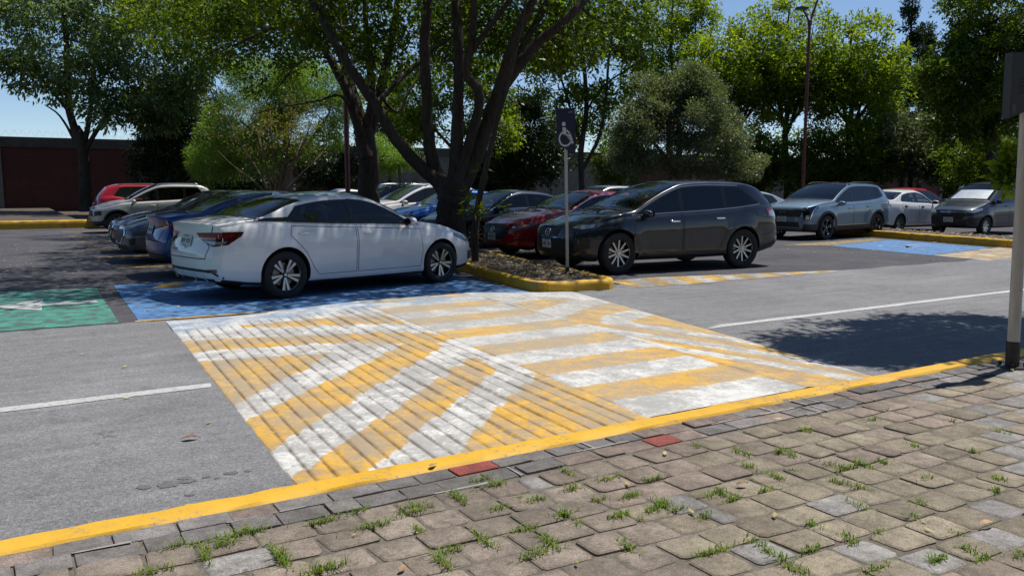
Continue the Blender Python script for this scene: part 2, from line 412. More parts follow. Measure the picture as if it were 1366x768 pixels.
class Car:
    def __init__(s, S):
        s.S = S
        g = S.get
        s.hi = g('hi', True)
        s.xf, s.xr = g('xf'), g('xr')
        s.W = S['W']/2
        s.ft, s.fs, s.fb = pchip(S['top']), pchip(S['belt']), pchip(S['bottom'])
        L = s.xf-s.xr
        s.fw = pchip(g('plan', [(s.xr, .84), (s.xr+.12, .905), (s.xr+.32, .958), (s.xr+.9, .995), (0, 1.), (s.xf-.9, .99), (s.xf-.45, .945), (s.xf-.16, .88), (s.xf, .80)]))
        s.axf, s.axr = S['wb']/2, -S['wb']/2
        s.nose, s.tail = pchip(g('nose')), pchip(g('tail'))
        s.tum = g('tumble', .40)
        s.root = empty(g('name'), (0, 0, 0))
        tag(s.root, g('label'), 'car', g('group'))
        s.body()
    def ring(s, x):
        S = s.S; zb, zs, zt = float(s.fb(x)), float(s.fs(x)), float(s.ft(x)); w = s.W*float(s.fw(x))
        P = [(0, zb), (w*.5, zb), (w*.84, zb), (w*.90, zb+.012)]
        sd = S.get('side', SIDE); fsd = pchip(sd)
        rows = sorted(set([q[0] for q in sd] + list(np.linspace(0, 1, 15 if s.hi else 9))))
        s.nlow = len(P)
        s.rows = rows
        for t in rows:
            z = zb+.04+(zs-zb-.04)*t; y = w*float(fsd(t))
            for zc, dep, wd in S.get('crease', []):
                zcx = zc(x) if callable(zc) else zc
                y += dep*math.exp(-abs(z-zcx)/wd)
            P.append((y, z))
        s.nside = len(P)
        yg = P[-1][0]-.014; z0 = zs+.010
        h = max(zt-z0, .006); cr = min(.055, .35*h)
        tum = s.tum
        d1 = Vector((-tum, 1)).normalized(); l1 = (h-cr)/d1.y
        P1 = Vector((yg, z0))+d1*l1
        r = min(s.S.get('rr', .085), .45*l1+.001)
        d2 = Vector((-1, 2*cr/max(P1.x, .1))).normalized()
        A = P1-d1*r; B = P1+d2*r
        n1 = 9 if s.hi else 5
        for i in range(n1):
            q = Vector((yg, z0)).lerp(A, i/n1); P.append((q.x, q.y))
        for i in range(6):
            t = i/5; q = A*(1-t)**2+P1*2*t*(1-t)+B*t*t; P.append((q.x, q.y))
        n2 = 8 if s.hi else 5
        for i in range(1, n2+1):
            t = i/n2; y = B.x*(1-t); z = B.y+(zt-B.y)*(1-(1-t)**2); P.append((y, z))
        s.corner_cache = (P1.x, P1.y)
        return P
    def corner(s, x):
        s.ring(x); return s.corner_cache
    def warp(s, x, y, z):
        S = s.S
        xa = S.get('wf', s.axf-.1)
        if x > xa:
            t = (x-xa)/(s.xf-xa)
            e = s.xf+float(s.nose(z))-S.get('cf', .34)*(abs(y)/s.W)**S.get('pf', 2.8)
            x = xa+t*(e-xa)
        xa = S.get('wr', s.axr+.05)
        if x < xa:
            t = (x-xa)/(s.xr-xa)
            e = s.xr-float(s.tail(z))+S.get('crr', .22)*(abs(y)/s.W)**S.get('pr', 3.)
            x = xa+t*(e-xa)
        return x
    def body(s):
        S = s.S; N = 96 if s.hi else 48
        xs = np.linspace(s.xr, s.xf, N)
        rings = [s.ring(x) for x in xs]; K = len(rings[0]); n = 2*K-2
        V = []; ROWT = []
        def flare(x, y, z):
            a = S.get('flare', .012); ra = S['wr_arch']
            for ax in (s.axf, s.axr):
                r = math.hypot(x-ax, z-S['rad'])
                if z > .2 and ra-.02 < r < ra+.3:
                    k = (1-min(1, max(0, (r-ra)/.22)))
                    y += math.copysign(a*k*k*(3-2*k), y)
            return y
        for x, P in zip(xs, rings):
            for i, (y, z) in enumerate(P):
                yy = flare(x, y, z) if s.nlow <= i < s.nside+4 else y
                V.append((s.warp(x, yy, z), yy, z))
            for i in range(K-2, 0, -1):
                y, z = P[i]; yy = flare(x, y, z) if s.nlow <= i < s.nside+4 else y
                V.append((s.warp(x, yy, z), -yy, z))
        F = []; MI = []
        tclad = S.get('clad', -1)
        def rowmat(i):
            i = min(i, n-i-1) if i >= K-1 else i
            j = i-s.nlow
            if i < s.nlow-1: return 1
            if j < 0: return 2 if tclad > 0 else 0
            if j < len(s.rows)-1 and s.rows[j+1] <= tclad+1e-6: return 2
            return 0
        for a in range(N-1):
            for i in range(n):
                i2 = (i+1) % n
                F.append((a*n+i, (a+1)*n+i, (a+1)*n+i2, a*n+i2)); MI.append(rowmat(i))
        # end caps
        M = 14 if s.hi else 8
        for a, sgn in ((0, 1), (N-1, -1)):
            P = rings[a]; x = xs[a]
            rowsv = []
            for i in range(K):
                if i in (0, K-1): rowsv.append([a*n+i]); continue
                li = a*n+i; ri = a*n+(n-i)
                yl = V[li][1]; row = [li]
                for j in range(1, M):
                    y = yl*(1-2*j/M); V.append((s.warp(x, y, P[i][1]), y, P[i][1])); row.append(len(V)-1)
                row.append(ri); rowsv.append(row)
            for i in range(K-1):
                A, B = rowsv[i], rowsv[i+1]
                mi = rowmat(i)
                if mi == 1: mi = 2 if tclad > 0 else 0
                if len(A) == 1:
                    fs = [(A[0], B[j+1], B[j]) for j in range(M)]
                elif len(B) == 1:
                    fs = [(A[j], A[j+1], B[0]) for j in range(M)]
                else: fs = [(A[j], A[j+1], B[j+1], B[j]) for j in range(M)]
                for f in fs:
                    F.append(f if sgn > 0 else f[::-1]); MI.append(mi)
        me = bpy.data.meshes.new('body'); me.from_pydata(V, [], F)
        for m in (S['paint'], WELL, BLACK, INTERIOR): me.materials.append(m)
        me.polygons.foreach_set('material_index', np.array(MI, dtype=np.int32))
        bm = bmesh.new(); bm.from_mesh(me); bmesh.ops.recalc_face_normals(bm, faces=bm.faces)
        # reference surface for all panels that sit on the body
        s.bvh = BVHTree.FromBMesh(bm)
        bm.normal_update()
        bm.verts.ensure_lookup_table(); bm.faces.ensure_lookup_table()
        s.fverts = [[v.index for v in f.verts] for f in bm.faces]
        s.vco = [v.co.copy() for v in bm.verts]; s.vno = [v.normal.copy() for v in bm.verts]
        bm.to_mesh(me); bm.free()
        o = link(bpy.data.objects.new('body', me), s.root); s.bodyo = o
        # wheel arches
        ra = S['wr_arch']; c = MB()
        for ax in (s.axf, s.axr):
            for sy in (1, -1):
                y0, y1 = s.W*.45, s.W*1.2
                prof = [(0, y0), (ra, y0), (ra, y1), (0, y1)]
                v = []; f = []; seg = 48
                for (yy) in (y0, y1):
                    for j in range(seg):
                        a = 2*math.pi*j/seg; v.append((ax+ra*math.cos(a), sy*yy, S['rad']+.015+ra*math.sin(a)))
                f.append(tuple(range(seg))); f.append(tuple(range(2*seg-1, seg-1, -1)))
                f += [(j, seg+j, seg+(j+1) % seg, (j+1) % seg) for j in range(seg)]
                if sy < 0: f = [q[::-1] for q in f]
                c.add(v, f)
        cut = c.build('cutter', WELL)
        bm = bmesh.new(); bm.from_mesh(cut.data); bmesh.ops.recalc_face_normals(bm, faces=bm.faces); bm.to_mesh(cut.data); bm.free()
        md = o.modifiers.new('arch', 'BOOLEAN'); md.operation = 'DIFFERENCE'; md.object = cut
        try: md.solver = 'MANIFOLD'
        except Exception: md.solver = 'EXACT'
        dg = bpy.context.evaluated_depsgraph_get()
        new = bpy.data.meshes.new_from_object(o.evaluated_get(dg))
        if len(new.polygons) < 500:
            md.solver = 'EXACT'; dg = bpy.context.evaluated_depsgraph_get(); new = bpy.data.meshes.new_from_object(o.evaluated_get(dg))
        o.modifiers.clear(); o.data = new; new.name = 'body'
        bpy.data.objects.remove(cut)
        s.hollow = False
        if s.hi: s.cut_cabin(o)
        new = o.data
        for p in new.polygons:
            p.use_smooth = True
            x, y, z = p.center
            for ax in (s.axf, s.axr):
                if math.hypot(x-ax, z-S['rad']-.015) < ra-.0005+.002 and abs(y) > s.W*.42 and (abs(p.normal.y) < .5 or abs(y) < s.W*.5):
                    p.material_index = 1
            if p.normal.z < -.6 and z < .4: p.material_index = 1
        new.set_sharp_from_angle(angle=R(52))
    def cutter(s, V, F):
        me = bpy.data.meshes.new('cutter'); me.from_pydata([tuple(v) for v in V], [], F)
        for m in s.bodyo.data.materials: me.materials.append(m)
        me.polygons.foreach_set('material_index', [3]*len(F))
        bm = bmesh.new(); bm.from_mesh(me); bmesh.ops.recalc_face_normals(bm, faces=bm.faces); bm.to_mesh(me); bm.free()
        return link(bpy.data.objects.new('cutter', me))
    def panes(s):
        """outlines of the side panes, front to rear"""
        S = s.S; d = S['dlo']; ps = S['pillars']; pw = .035; out = []
        edges = [d[0]-.02]+ps+[min(d[1], d[2])]
        for i in range(len(edges)-1):
            x1 = edges[i]-(pw if i else 0); x0 = edges[i+1]+(pw if i < len(edges)-2 else 0)
            if i == len(edges)-2: Q = s.dlo(d[0], d[1], d[2], .022, x1=x1)
            else: Q = s.dlo(d[0], d[1], d[2], .022, x0=x0, x1=x1)
            if Q: out.append(Q)
        return out
    def wpane(s, xa, xb, ins):
        xs = np.linspace(xa, xb, 9); L = []
        for x in xs:
            y, z = s.corner(x); zc = float(s.ft(x)); L.append((x, max(y-ins, .1), zc))
        return [(s.warp(x, y, z), -y, z) for x, y, z in L]+[(s.warp(x, y, z), y, z) for x, y, z in L[::-1]]
    def cut_cabin(s, o):
        """hollow the greenhouse and open the windows so that the cabin can be seen through the glass"""
        S = s.S
        x1 = S['ws'][0]-.10; x0 = (S['rw'][1]+.22) if not S.get('rwz') else s.xr+.42
        N = 26; rings = []
        for x in np.linspace(x0, x1, N):
            P = s.ring(x)[s.nside:]; zf = float(s.fs(x))-.30
            yb = P[0][0]-.07
            q = [(0, zf), (yb, zf), (yb, zf+.15)]
            for (y, z) in P: q.append((max(min(y-.055, yb), 0), max(z-.05, zf+.2)))
            q[-1] = (0, q[-1][1]); rings.append((x, q))
        K = len(rings[0][1]); n = 2*K-2; V = []; F = []
        for x, q in rings:
            for y, z in q: V.append((s.warp(x, y, z), y, z))
            for i in range(K-2, 0, -1): y, z = q[i]; V.append((s.warp(x, y, z), -y, z))
        for a in range(N-1):
            for i in range(n): F.append((a*n+i, (a+1)*n+i, (a+1)*n+(i+1) % n, a*n+(i+1) % n))
        for a in (0, N-1):
            c = np.mean([V[a*n+i] for i in range(n)], axis=0); V.append(tuple(c)); ci = len(V)-1
            for i in range(n): F.append((ci, a*n+i, a*n+(i+1) % n))
        cuts = [s.cutter(V, F)]
        V = []; F = []
        for Q in s.panes():
            c = np.mean([(p[0], p[2]) for p in Q], axis=0)
            for sg in (1, -1):
                k = len(V); m = len(Q)
                for y in (.42*s.W, 1.2*s.W):
                    for p in Q: V.append((p[0], sg*y, p[2]))
                F.append(tuple(range(k, k+m))); F.append(tuple(range(k+2*m-1, k+m-1, -1)))
                F += [(k+i, k+m+i, k+m+(i+1) % m, k+(i+1) % m) for i in range(m)]
        cuts.append(s.cutter(V, F))
        def glass_cut(poly, az, el, din):
            a, e = R(az), R(el); d = Vector((math.cos(a)*math.cos(e), math.sin(a)*math.cos(e), math.sin(e)))
            m = len(poly); V = [Vector(p)+d*.5 for p in poly]+[Vector(p)-d*din for p in poly]
            F = [tuple(range(m)), tuple(range(2*m-1, m-1, -1))]+[(i, m+i, m+(i+1) % m, (i+1) % m) for i in range(m)]
            cuts.append(s.cutter(V, F))
        glass_cut(s.wpane(S['ws'][0]-.07, S['ws'][1]+.02, .075), 0, 18, .16)
        if S.get('rw') and not S.get('rwz'): glass_cut(s.wpane(S['rw'][1]+.12, S['rw'][0]-.02, .075), 180, 20, .16)
        for c in cuts:
            md = o.modifiers.new('c', 'BOOLEAN'); md.operation = 'DIFFERENCE'; md.object = c; md.solver = 'MANIFOLD'
        new = bpy.data.meshes.new_from_object(o.evaluated_get(bpy.context.evaluated_depsgraph_get()))
        o.modifiers.clear()
        for c in cuts: bpy.data.objects.remove(c)
        if len(new.polygons) > 1500:
            o.data = new; new.name = 'body'; s.hollow = True
            s.cabin()
    def cabin(s):
        S = s.S; k = S['H_seat'] if 'H_seat' in S else float(s.fs(0))
        def seat(x, y, w, name='seat'):
            mb = MB(); M = Matrix.Rotation(R(-14), 4, 'Y')
            mb.box((x, y, k-.10), (.14, w, .62), M, .06); 
            o = mb.build(name, SEATM, s.root, True, 50)
            for yy in ([y] if w < .8 else [y-.38, y+.38]):
                h = MB(); h.box((x-.10, yy, k+.29), (.09, .26, .17), M, .04)
                h.box((x-.07, yy, k+.19), (.02, .10, .12), M, .006)
                h.build('headrest', SEATM, o, True, 50)
        seat(-.12, .36, .48); seat(-.12, -.36, .48); seat(-.98, 0, 1.15, 'rear_seat')
        mb = MB(); c = Vector((.42, .36, k-.02)); u = Vector((0, 1, 0)); w = Vector((-.35, 0, .94)).normalized()
        mb.tube([c+(u*math.cos(t)+w*math.sin(t))*.18 for t in np.linspace(0, 2*math.pi, 25)], .015, 8); mb.tube([c-u*.17, c+u*.17], .022, 6); mb.tube([c, c-w*.17], .02, 6); mb.tube([c, c+Vector((.3, 0, -.1))], .03, 6)
        mb.build('steering_wheel', INTERIOR, s.root, True, 50)
        mb = MB(); mb.box((S['ws'][0]-.22, 0, k-.08), (.42, 1.2, .22), None, .07); mb.box((S['ws'][0]-.30, .36, k+.03), (.2, .36, .08), None, .035); mb.build('dashboard', INTERIOR, s.root, True, 50)
    # -- surface sampling
    def hit(s, p2, az, el):
        a, e = R(az), R(el)
        d = Vector((math.cos(a)*math.cos(e), math.sin(a)*math.cos(e), math.sin(e)))
        r = Vector((-math.sin(a), math.cos(a), 0)); u = d.cross(r)
        o = r*p2[0]+u*p2[1]+d*6
        loc, nor, idx, dist = s.bvh.ray_cast(o, -d)
        if loc is None:
            loc, nor, idx, dist = s.bvh.find_nearest(r*p2[0]+u*p2[1]+d*1.0)
        vi = s.fverts[idx]; ws = []; tot = 0; nn = Vector()
        for q in vi:
            w = 1/((s.vco[q]-loc).length_squared+1e-7); nn += s.vno[q]*w; tot += w
        nn.normalize()
        if nn.dot(d) < 0: nn = -nn
        return loc, nn
    def to2(s, p, az, el):
        a, e = R(az), R(el)
        d = Vector((math.cos(a)*math.cos(e), math.sin(a)*math.cos(e), math.sin(e)))
        r = Vector((-math.sin(a), math.cos(a), 0)); u = d.cross(r); p = Vector(p)
        return (p.dot(r), p.dot(u))
    def patch(s, name, poly, mat, az=90, el=0, off=.004, parent=None, res=None, mirror=False):
        """panel lying on the body; poly = approximate 3-D outline (or 2-D in the view plane)"""
        res = res or (.05 if s.hi else .11)
        p2 = [s.to2(p, az, el) if len(p) == 3 else p for p in poly]
        v2, f = tri_poly(p2, res)
        V = []; Nn = []
        for p in v2:
            l, n = s.hit(p, az, el); V.append(l+n*off); Nn.append(n)
        out = []
        for sg in ((1, -1) if mirror else (1,)):
            vv = [(p.x, p.y*sg, p.z) for p in V]; nn = [Vector((q.x, q.y*sg, q.z)) for q in Nn]; ff = list(f)
            # consistent winding with the surface normal
            fo = []
            for q in ff:
                a, b, c = Vector(vv[q[0]]), Vector(vv[q[1]]), Vector(vv[q[2]])
                fo.append(q if (b-a).cross(c-a).dot(nn[q[0]]) > 0 else q[::-1])
            o = obj(name, vv, fo, mat, parent or s.root, True)
            o.data.normals_split_custom_set_from_vertices([tuple(q) for q in nn])
            out.append(o)
        return out
    def line(s, name, pts, w, mat, az=90, el=0, off=.0035, parent=None, mirror=False, closed=False):
        p2 = [Vector(s.to2(p, az, el)) if len(p) == 3 else Vector(p) for p in pts]
        if closed: p2.append(p2[0])
        Q = []
        for a, b in zip(p2[:-1], p2[1:]):
            k = max(1, int((b-a).length/.05))
            Q += [a.lerp(b, j/k) for j in range(k)]
        Q.append(p2[-1])
        V = []; Nn = []
        for i, q in enumerate(Q):
            t = (Q[min(i+1, len(Q)-1)]-Q[max(i-1, 0)]).normalized(); nrm = Vector((-t.y, t.x))
            for sg in (-1, 1):
                l, n = s.hit(q+nrm*w/2*sg, az, el); V.append(l+n*off); Nn.append(n)
        out = []
        for sg in ((1, -1) if mirror else (1,)):
            vv = [(p.x, p.y*sg, p.z) for p in V]
            ff = [(2*i, 2*i+1, 2*i+3, 2*i+2) for i in range(len(Q)-1)]
            fo = []
            for q in ff:
                a, b, c = (Vector(vv[q[k]]) for k in (0, 1, 2)); nn = Nn[q[0]]
                fo.append(q if (b-a).cross(c-a).dot(Vector((nn.x, nn.y*sg, nn.z))) > 0 else q[::-1])
            out.append(obj(name, vv, fo, mat, parent or s.root, True))
        return out
    def top_at(s, x, y=.45):
        loc, n, i, d = s.bvh.ray_cast(Vector((x, y, 4)), Vector((0, 0, -1)))
        return loc.z if loc else 0
    # -- glazing
    def dlo(s, xa, xb, xt, inset=0., rail=None, low=.03, x0=None, x1=None):
        """side window outline: xa front tip, xb rear bottom, xt rear top; x0/x1 clip to one pane"""
        rail = rail or s.S.get('rail', .085)
        bot = lambda x: float(s.fs(x))+low+inset
        top = lambda x: s.top_at(x)-rail-inset
        lo = xa if x1 is None else min(xa, x1); hi = xb if x0 is None else max(xb, x0)
        n = 24
        X = np.linspace(lo, min(xb, xt) if x0 is None else hi, n)
        pts_t = []; pts_b = []
        for x in X:
            tz, bz = top(x), bot(x)
            if x < max(xb, xt)+1e-6 and xb != xt:      # rear slanted edge
                k = (x-xb)/(xt-xb); ze = bot(xb)+(top(xt)-bot(xb))*k
                if xt > xb:
                    tz = min(tz, max(ze, bz))
                else:
                    bz = max(bz, min(ze, tz))
            if tz-bz > .004:
                pts_t.append((x, tz)); pts_b.append((x, bz))
        if len(pts_t) < 2: return None
        P = [(x, s.W, z) for x, z in pts_b]+[(x, s.W, z) for x, z in reversed(pts_t)]
        return P
    def windows(s):
        S = s.S; d = S['dlo']          # (xa, xb, xt)
        P = s.dlo(*d)
        if s.hollow:
            s.windows_open(); return
        for t in s.patch('window_trim', P, TRIM, 90, 0, .003, mirror=True, res=.06): pass
        ps = S['pillars']              # x positions of pillars (front to rear)
        edges = [d[0]-.02]+ps+[min(d[1], d[2])+.0]
        pw = .035
        for i in range(len(edges)-1):
            x1 = edges[i]-(pw if i else 0); x0 = edges[i+1]+(pw if i < len(edges)-2 else 0)
            if i == len(edges)-2: Q = s.dlo(d[0], d[1], d[2], .018, x1=x1)
            else: Q = s.dlo(d[0], d[1], d[2], .018, x0=x0, x1=x1)
            if Q: s.patch('side_window', Q, GLASS, 90, 0, .006, mirror=True, res=.06)
        if S.get('chrome_line'):
            mt = CHROME if S['chrome_line'] is True else S['chrome_line']
            X = np.linspace(d[0], max(d[1], d[2]), 14)
            if S.get('chrome_top', True): s.line('window_bright_strip', [(x, s.W, s.top_at(x)-s.S.get('rail', .085)+.008) for x in X], .014, mt, 90, 0, .008, mirror=True)
            X = np.linspace(d[0], d[1], 12)
            s.line('window_bright_strip', [(x, s.W, float(s.fs(x))+.024) for x in X], .014, mt, 90, 0, .008, mirror=True)
        # windshield
        xc, xh = S['ws']               # cowl x, header x
        def pane(xs, ins, zlo, zhi):
            L = []
            for x in xs:
                y, z = s.corner(x); zc = float(s.ft(x)); L.append((max(y-ins, .1), zc))
            return L
        xs = np.linspace(xc, xh, 9); L = pane(xs, .05, 0, 0)
        poly = [(s.warp(x, y, z), -y, z) for x, (y, z) in zip(xs, L)]+[(s.warp(x, y, z), y, z) for x, (y, z) in list(zip(xs, L))[::-1]]
        s.patch('windshield', poly, S.get('wsmat', WGLASS), 0, 18, .005, res=.08)
        s.line('windshield_seal', [(xc, -L[0][0], L[0][1]-.01), (xc, L[0][0], L[0][1]-.01)], .035, BLACK, 0, 18, .004)
        for yy in (-.05, .55) if s.hi else ():
            w = MB(); z0 = L[0][1]
            a, n = s.hit(s.to2((xc, yy, z0+.012), 0, 18), 0, 18); b, n2 = s.hit(s.to2((xc, yy-.5, z0+.035), 0, 18), 0, 18)
            w.tube([a+n*.02, (a+b)/2+n*.028, b+n2*.015], .007, 5); w.build('wiper', BLACK, s.root)
        if S.get('rw'):
            xt, xb = S['rw']
            if S.get('rwz'):           # upright tailgate glass
                z1, z0, y1, y0 = S['rwz']
                poly = [(-2, -y0, z0), (-2, y0, z0), (-2, y1, z1), (-2, -y1, z1)]
                s.patch('rear_window', poly, WGLASS, 180, 12, .005, res=.08)
            else:
                xs = np.linspace(xb, xt, 9); L = pane(xs, .05, 0, 0)
                poly = [(s.warp(x, y, z), -y, z) for x, (y, z) in zip(xs, L)]+[(s.warp(x, y, z), y, z) for x, (y, z) in list(zip(xs, L))[::-1]]
                s.patch('rear_window', poly, WGLASS, 180, 20, .005, res=.08)
    def windows_open(s):
        S = s.S; d = S['dlo']; ps = S['pillars']
        for i, Q in enumerate(s.panes()):
            s.line('window_trim', Q, .030, TRIM, 90, 0, .0035, mirror=True, closed=True)
            s.patch('side_window', Q, DARKGLASS if (S.get('privacy') and i > 0) else SEEGLASS, 90, 0, .0025, mirror=True, res=.08)
        for p in ps:
            Q = s.dlo(d[0], d[1], d[2], .004, x0=p-.042, x1=p+.042)
            if Q: s.patch('window_pillar', Q, TRIM, 90, 0, .005, mirror=True, res=.05)
        if S.get('chrome_line'):
            mt = CHROME if S['chrome_line'] is True else S['chrome_line']
            X = np.linspace(d[0], max(d[1], d[2]), 16); rl = S.get('rail', .085)
            if S.get('chrome_top', True): s.line('window_bright_strip', [(x, s.W, s.top_at(x)-rl+.008) for x in X], .014, mt, 90, 0, .008, mirror=True)
            X = np.linspace(d[0], d[1], 12)
            s.line('window_bright_strip', [(x, s.W, float(s.fs(x))+.030) for x in X], .014, mt, 90, 0, .008, mirror=True)
        xc, xh = S['ws']
        P = s.wpane(xc-.02, xh, .055)
        s.patch('windshield', P, S.get('wsmat', SEEWIND), 0, 18, .003, res=.08)
        s.line('windshield_border', P, .045, TRIM, 0, 18, .0045, closed=True)
        y0, z0 = P[0][1], P[0][2]
        s.line('windshield_seal', [(xc, y0, z0-.005), (xc, -y0, z0-.005)], .05, BLACK, 0, 18, .006)
        for yy in (-.05, .55):
            w = MB()
            a, n = s.hit(s.to2((xc, yy, z0+.012), 0, 18), 0, 18); b, n2 = s.hit(s.to2((xc, yy-.5, z0+.035), 0, 18), 0, 18)
            w.tube([a+n*.02, (a+b)/2+n*.028, b+n2*.015], .007, 5); w.build('wiper', BLACK, s.root)
        if S.get('rw') and not S.get('rwz'):
            P = s.wpane(S['rw'][1], S['rw'][0], .05)
            s.patch('rear_window', P, DARKGLASS, 180, 20, .003, res=.08)
            s.line('rear_window_border', P, .04, TRIM, 180, 20, .0045, closed=True)
        elif S.get('rwz'):
            z1, zz0, y1, yy0 = S['rwz']
            s.patch('rear_window', [(-2, -yy0, zz0), (-2, yy0, zz0), (-2, y1, z1), (-2, -y1, z1)], WGLASS, 180, 12, .005, res=.08)
    def doors(s):
        S = s.S
        for k, D in enumerate(S['doors']):   # outlines in (x, z); top edge follows the belt
            P = [(x, s.W, z) for x, z in D]
            s.line('door_gap', P, .007, SEAM, 90, 0, .003, mirror=True, closed=True)
            cx = sum(p[0] for p in D)/len(D); cz = sum(p[1] for p in D)/len(D)
            sh = [(cx+(x-cx)*.99, cz+(z-cz)*.985) for x, z in D]
            dd = s.patch('door', [(x, s.W, z) for x, z in sh], S['paint'], 90, 0, .0022, mirror=True, res=.06)
            hx = S['handles'][k]
            for sg, dp in zip((1, -1), dd):
                l, n = s.hit(s.to2((hx[0], s.W, hx[1]), 90, 0), 90, 0)
                v, f = superblob(.105, .016, .019, .6)
                a = -hx[2] if len(hx) > 2 else 0
                vv = [(l.x+x*math.cos(a)-z*math.sin(a), sg*(l.y+.026+y), l.z+x*math.sin(a)+z*math.cos(a)) for x, y, z in v]
                if sg < 0: f = [q[::-1] for q in f]
                obj('door_handle', vv, f, S.get('handle_mat', S['paint']), dp, True)
                e = [(l.x+.075*math.cos(t), s.W, l.z+.034*math.sin(t)) for t in np.linspace(0, 2*math.pi, 13)[:-1]]
            if s.hi:
                l = hx
                e = [(l[0]+.078*math.cos(t), s.W, l[1]+.036*math.sin(t)) for t in np.linspace(0, 2*math.pi, 13)[:-1]]
                s.patch('handle_recess', e, S.get('recess_mat', S['paint']), 90, 0, .004, mirror=True)
    def mirrors(s):
        x, z = s.S['mirror']
        for sg in (1, -1):
            l, n = s.hit(s.to2((x, s.W, z), 90, 0), 90, 0)
            v, f = superblob(.065, .105, .066, .7)
            vv = []
            for a, b, c in v:
                k = 1-.25*(b/.115)
                vv.append((l.x-.02+a*k, sg*(l.y+.13+b), z+.06+c*(1-.15*b/.115)))
            if sg < 0: f = [q[::-1] for q in f]
            mo = obj('side_mirror', vv, f, s.S.get('mirror_mat', s.S['paint']), s.root, True)
            mb = MB(); mb.box((l.x, sg*(l.y+.03), z+.015), (.07, .12, .035), bev=.012)
            mb.build('mirror_stalk', BLACK, mo, True, 40)
            g = MB(); n_ = 16
            g.add([(l.x-.097, sg*(l.y+.13+.088*math.cos(t)), z+.06+.055*math.sin(t)) for t in np.linspace(0, 2*math.pi, n_, endpoint=False)], [tuple(range(n_))])
            g.build('mirror_glass', GLASS, mo)
    def wheels(s):
        S = s.S; rad, rim, n, st = S['rad'], S['rim'], S['spokes'], S['wstyle']
        T, H, Rm = wheel_meshes(rad, rim, n, st)
        for ax in (s.axf, s.axr):
            for sg in (1, -1):
                w = bpy.data.objects.new('wheel', H); link(w, s.root)
                w.location = (ax, sg*(s.W-.115), rad); w.rotation_euler = (0, random.uniform(0, 6), 0 if sg > 0 else math.pi)
                if ax > 0 and S.get('steer'): w.rotation_euler[2] += S['steer']
                for nm, d in (('tyre', T), ('rim', Rm)):
                    link(bpy.data.objects.new(nm, d), w)
    def plate(s, rear, z, y=0.):
        az = 180 if rear else 0
        x0 = -3 if rear else 3
        l, n = s.hit(s.to2((x0, y, z), az, 0), az, 0)
        sgn = -1 if rear else 1
        th = math.asin(max(-.5, min(.5, n.z)))*(1 if rear else -1)
        M = Matrix.Translation((l.x+sgn*.016, y, l.z)) @ Matrix.Rotation(th, 4, 'Y')
        mb = MB(); mb.box((0, 0, 0), (.012, .31, .155), bev=.004); mb.v = [tuple(M @ Vector(p)) for p in mb.v]
        p = mb.build('license_plate', PLATE, s.root)
        t = MB(); q = random.Random(sum(map(ord, s.S['label'])))
        for k in range(7):
            if k == 3: t.box((sgn*.0075, 0, -.004), (.003, .012, .006)); continue
            yy = -.114+k*.038
            for part in q.sample(range(4), 3):
                c_, d_ = (((-.010, 0), (.006, .056)), ((.010, 0), (.006, .056)), ((0, .024), (.024, .008)), ((0, -.024), (.024, .008)))[part]
                t.box((sgn*.0075, yy+c_[0], c_[1]-.004), (.003, d_[0], d_[1]))
        t.box((sgn*.0075, 0, .060), (.003, .16, .010)); t.box((sgn*.0075, 0, -.062), (.003, .12, .008))
        t.v = [tuple(M @ Vector(p)) for p in t.v]
        t.build('plate_characters', PLATETXT, p)
    def emblem(s, rear, z, r=.045, kind='bar', y=0., el=0):
        az = 180 if rear else 0; sg = -1 if rear else 1
        l, n = s.hit(s.to2((3*sg, y, z), az, el), az, el)
        # ring built in the tangent plane
        u = Vector((0, 1, 0)); u = (u-n*u.dot(n)).normalized(); w = n.cross(u)
        c = l+n*.010; mb = MB()
        mb.tube([c+u*r*1.0*math.cos(t)+w*r*(.8 if kind != 'bar' else 1)*math.sin(t) for t in np.linspace(0, 2*math.pi, 25)], r*.13, 6)
        if kind == 'bar': mb.tube([c-u*r*1.05, c+u*r*1.05], r*.22, 6)
        elif kind == 'wing': mb.tube([c-u*r*.9+w*r*.1, c-u*r*.45+w*r*.2, c-w*r*.3, c+u*r*.45+w*r*.2, c+u*r*.9+w*r*.1], r*.12, 6)
        else: mb.tube([c-w*r*.7, c+w*r*.7], r*.2, 6)
        mb.build('emblem', CHROME, s.root, True)
    def rails(s, x0, x1, mat):
        for sg in (1, -1):
            pts = []
            X = np.linspace(x0, x1, 12)
            for i, x in enumerate(X):
                y, z = s.corner(x); y -= .03
                zz = s.top_at(s.warp(x, y, z), y)
                k = min(1, min(i, 11-i)/1.5)
                pts.append((s.warp(x, y, z), sg*y, zz+.012+.035*k))
            mb = MB(); mb.tube(pts, .016, 8); mb.build('roof_rail', mat, s.root, True)
    def fin(s, x, mat=None):
        z = s.top_at(x, 0)
        mb = MB(); v = [(.10, -.02, 0), (.10, .02, 0), (-.09, -.03, 0), (-.09, .03, 0), (-.03, 0, .05), (-.085, 0, .062)]
        mb.add([(x+a, b, z+c-.004) for a, b, c in v], [(0, 4, 5, 2), (1, 3, 5, 4), (0, 1, 4), (2, 5, 3)])
        mb.build('roof_antenna', mat or s.S['paint'], s.root, True, 60)
    def whip(s, x, y=.3):
        z = s.top_at(x, y); mb = MB(); mb.tube([(x, y, z-.01), (x-.03, y, z+.05), (x-.22, y, z+.24)], [.012, .005, .003], 6)
        mb.build('roof_antenna', BLACK, s.root)
    def finish(s, loc, rz):
        s.windows(); s.doors(); s.mirrors(); s.wheels()
        s.root.location = (loc[0], loc[1], loc[2] if len(loc) > 2 else .0); s.root.rotation_euler = (0, 0, rz)
        return s
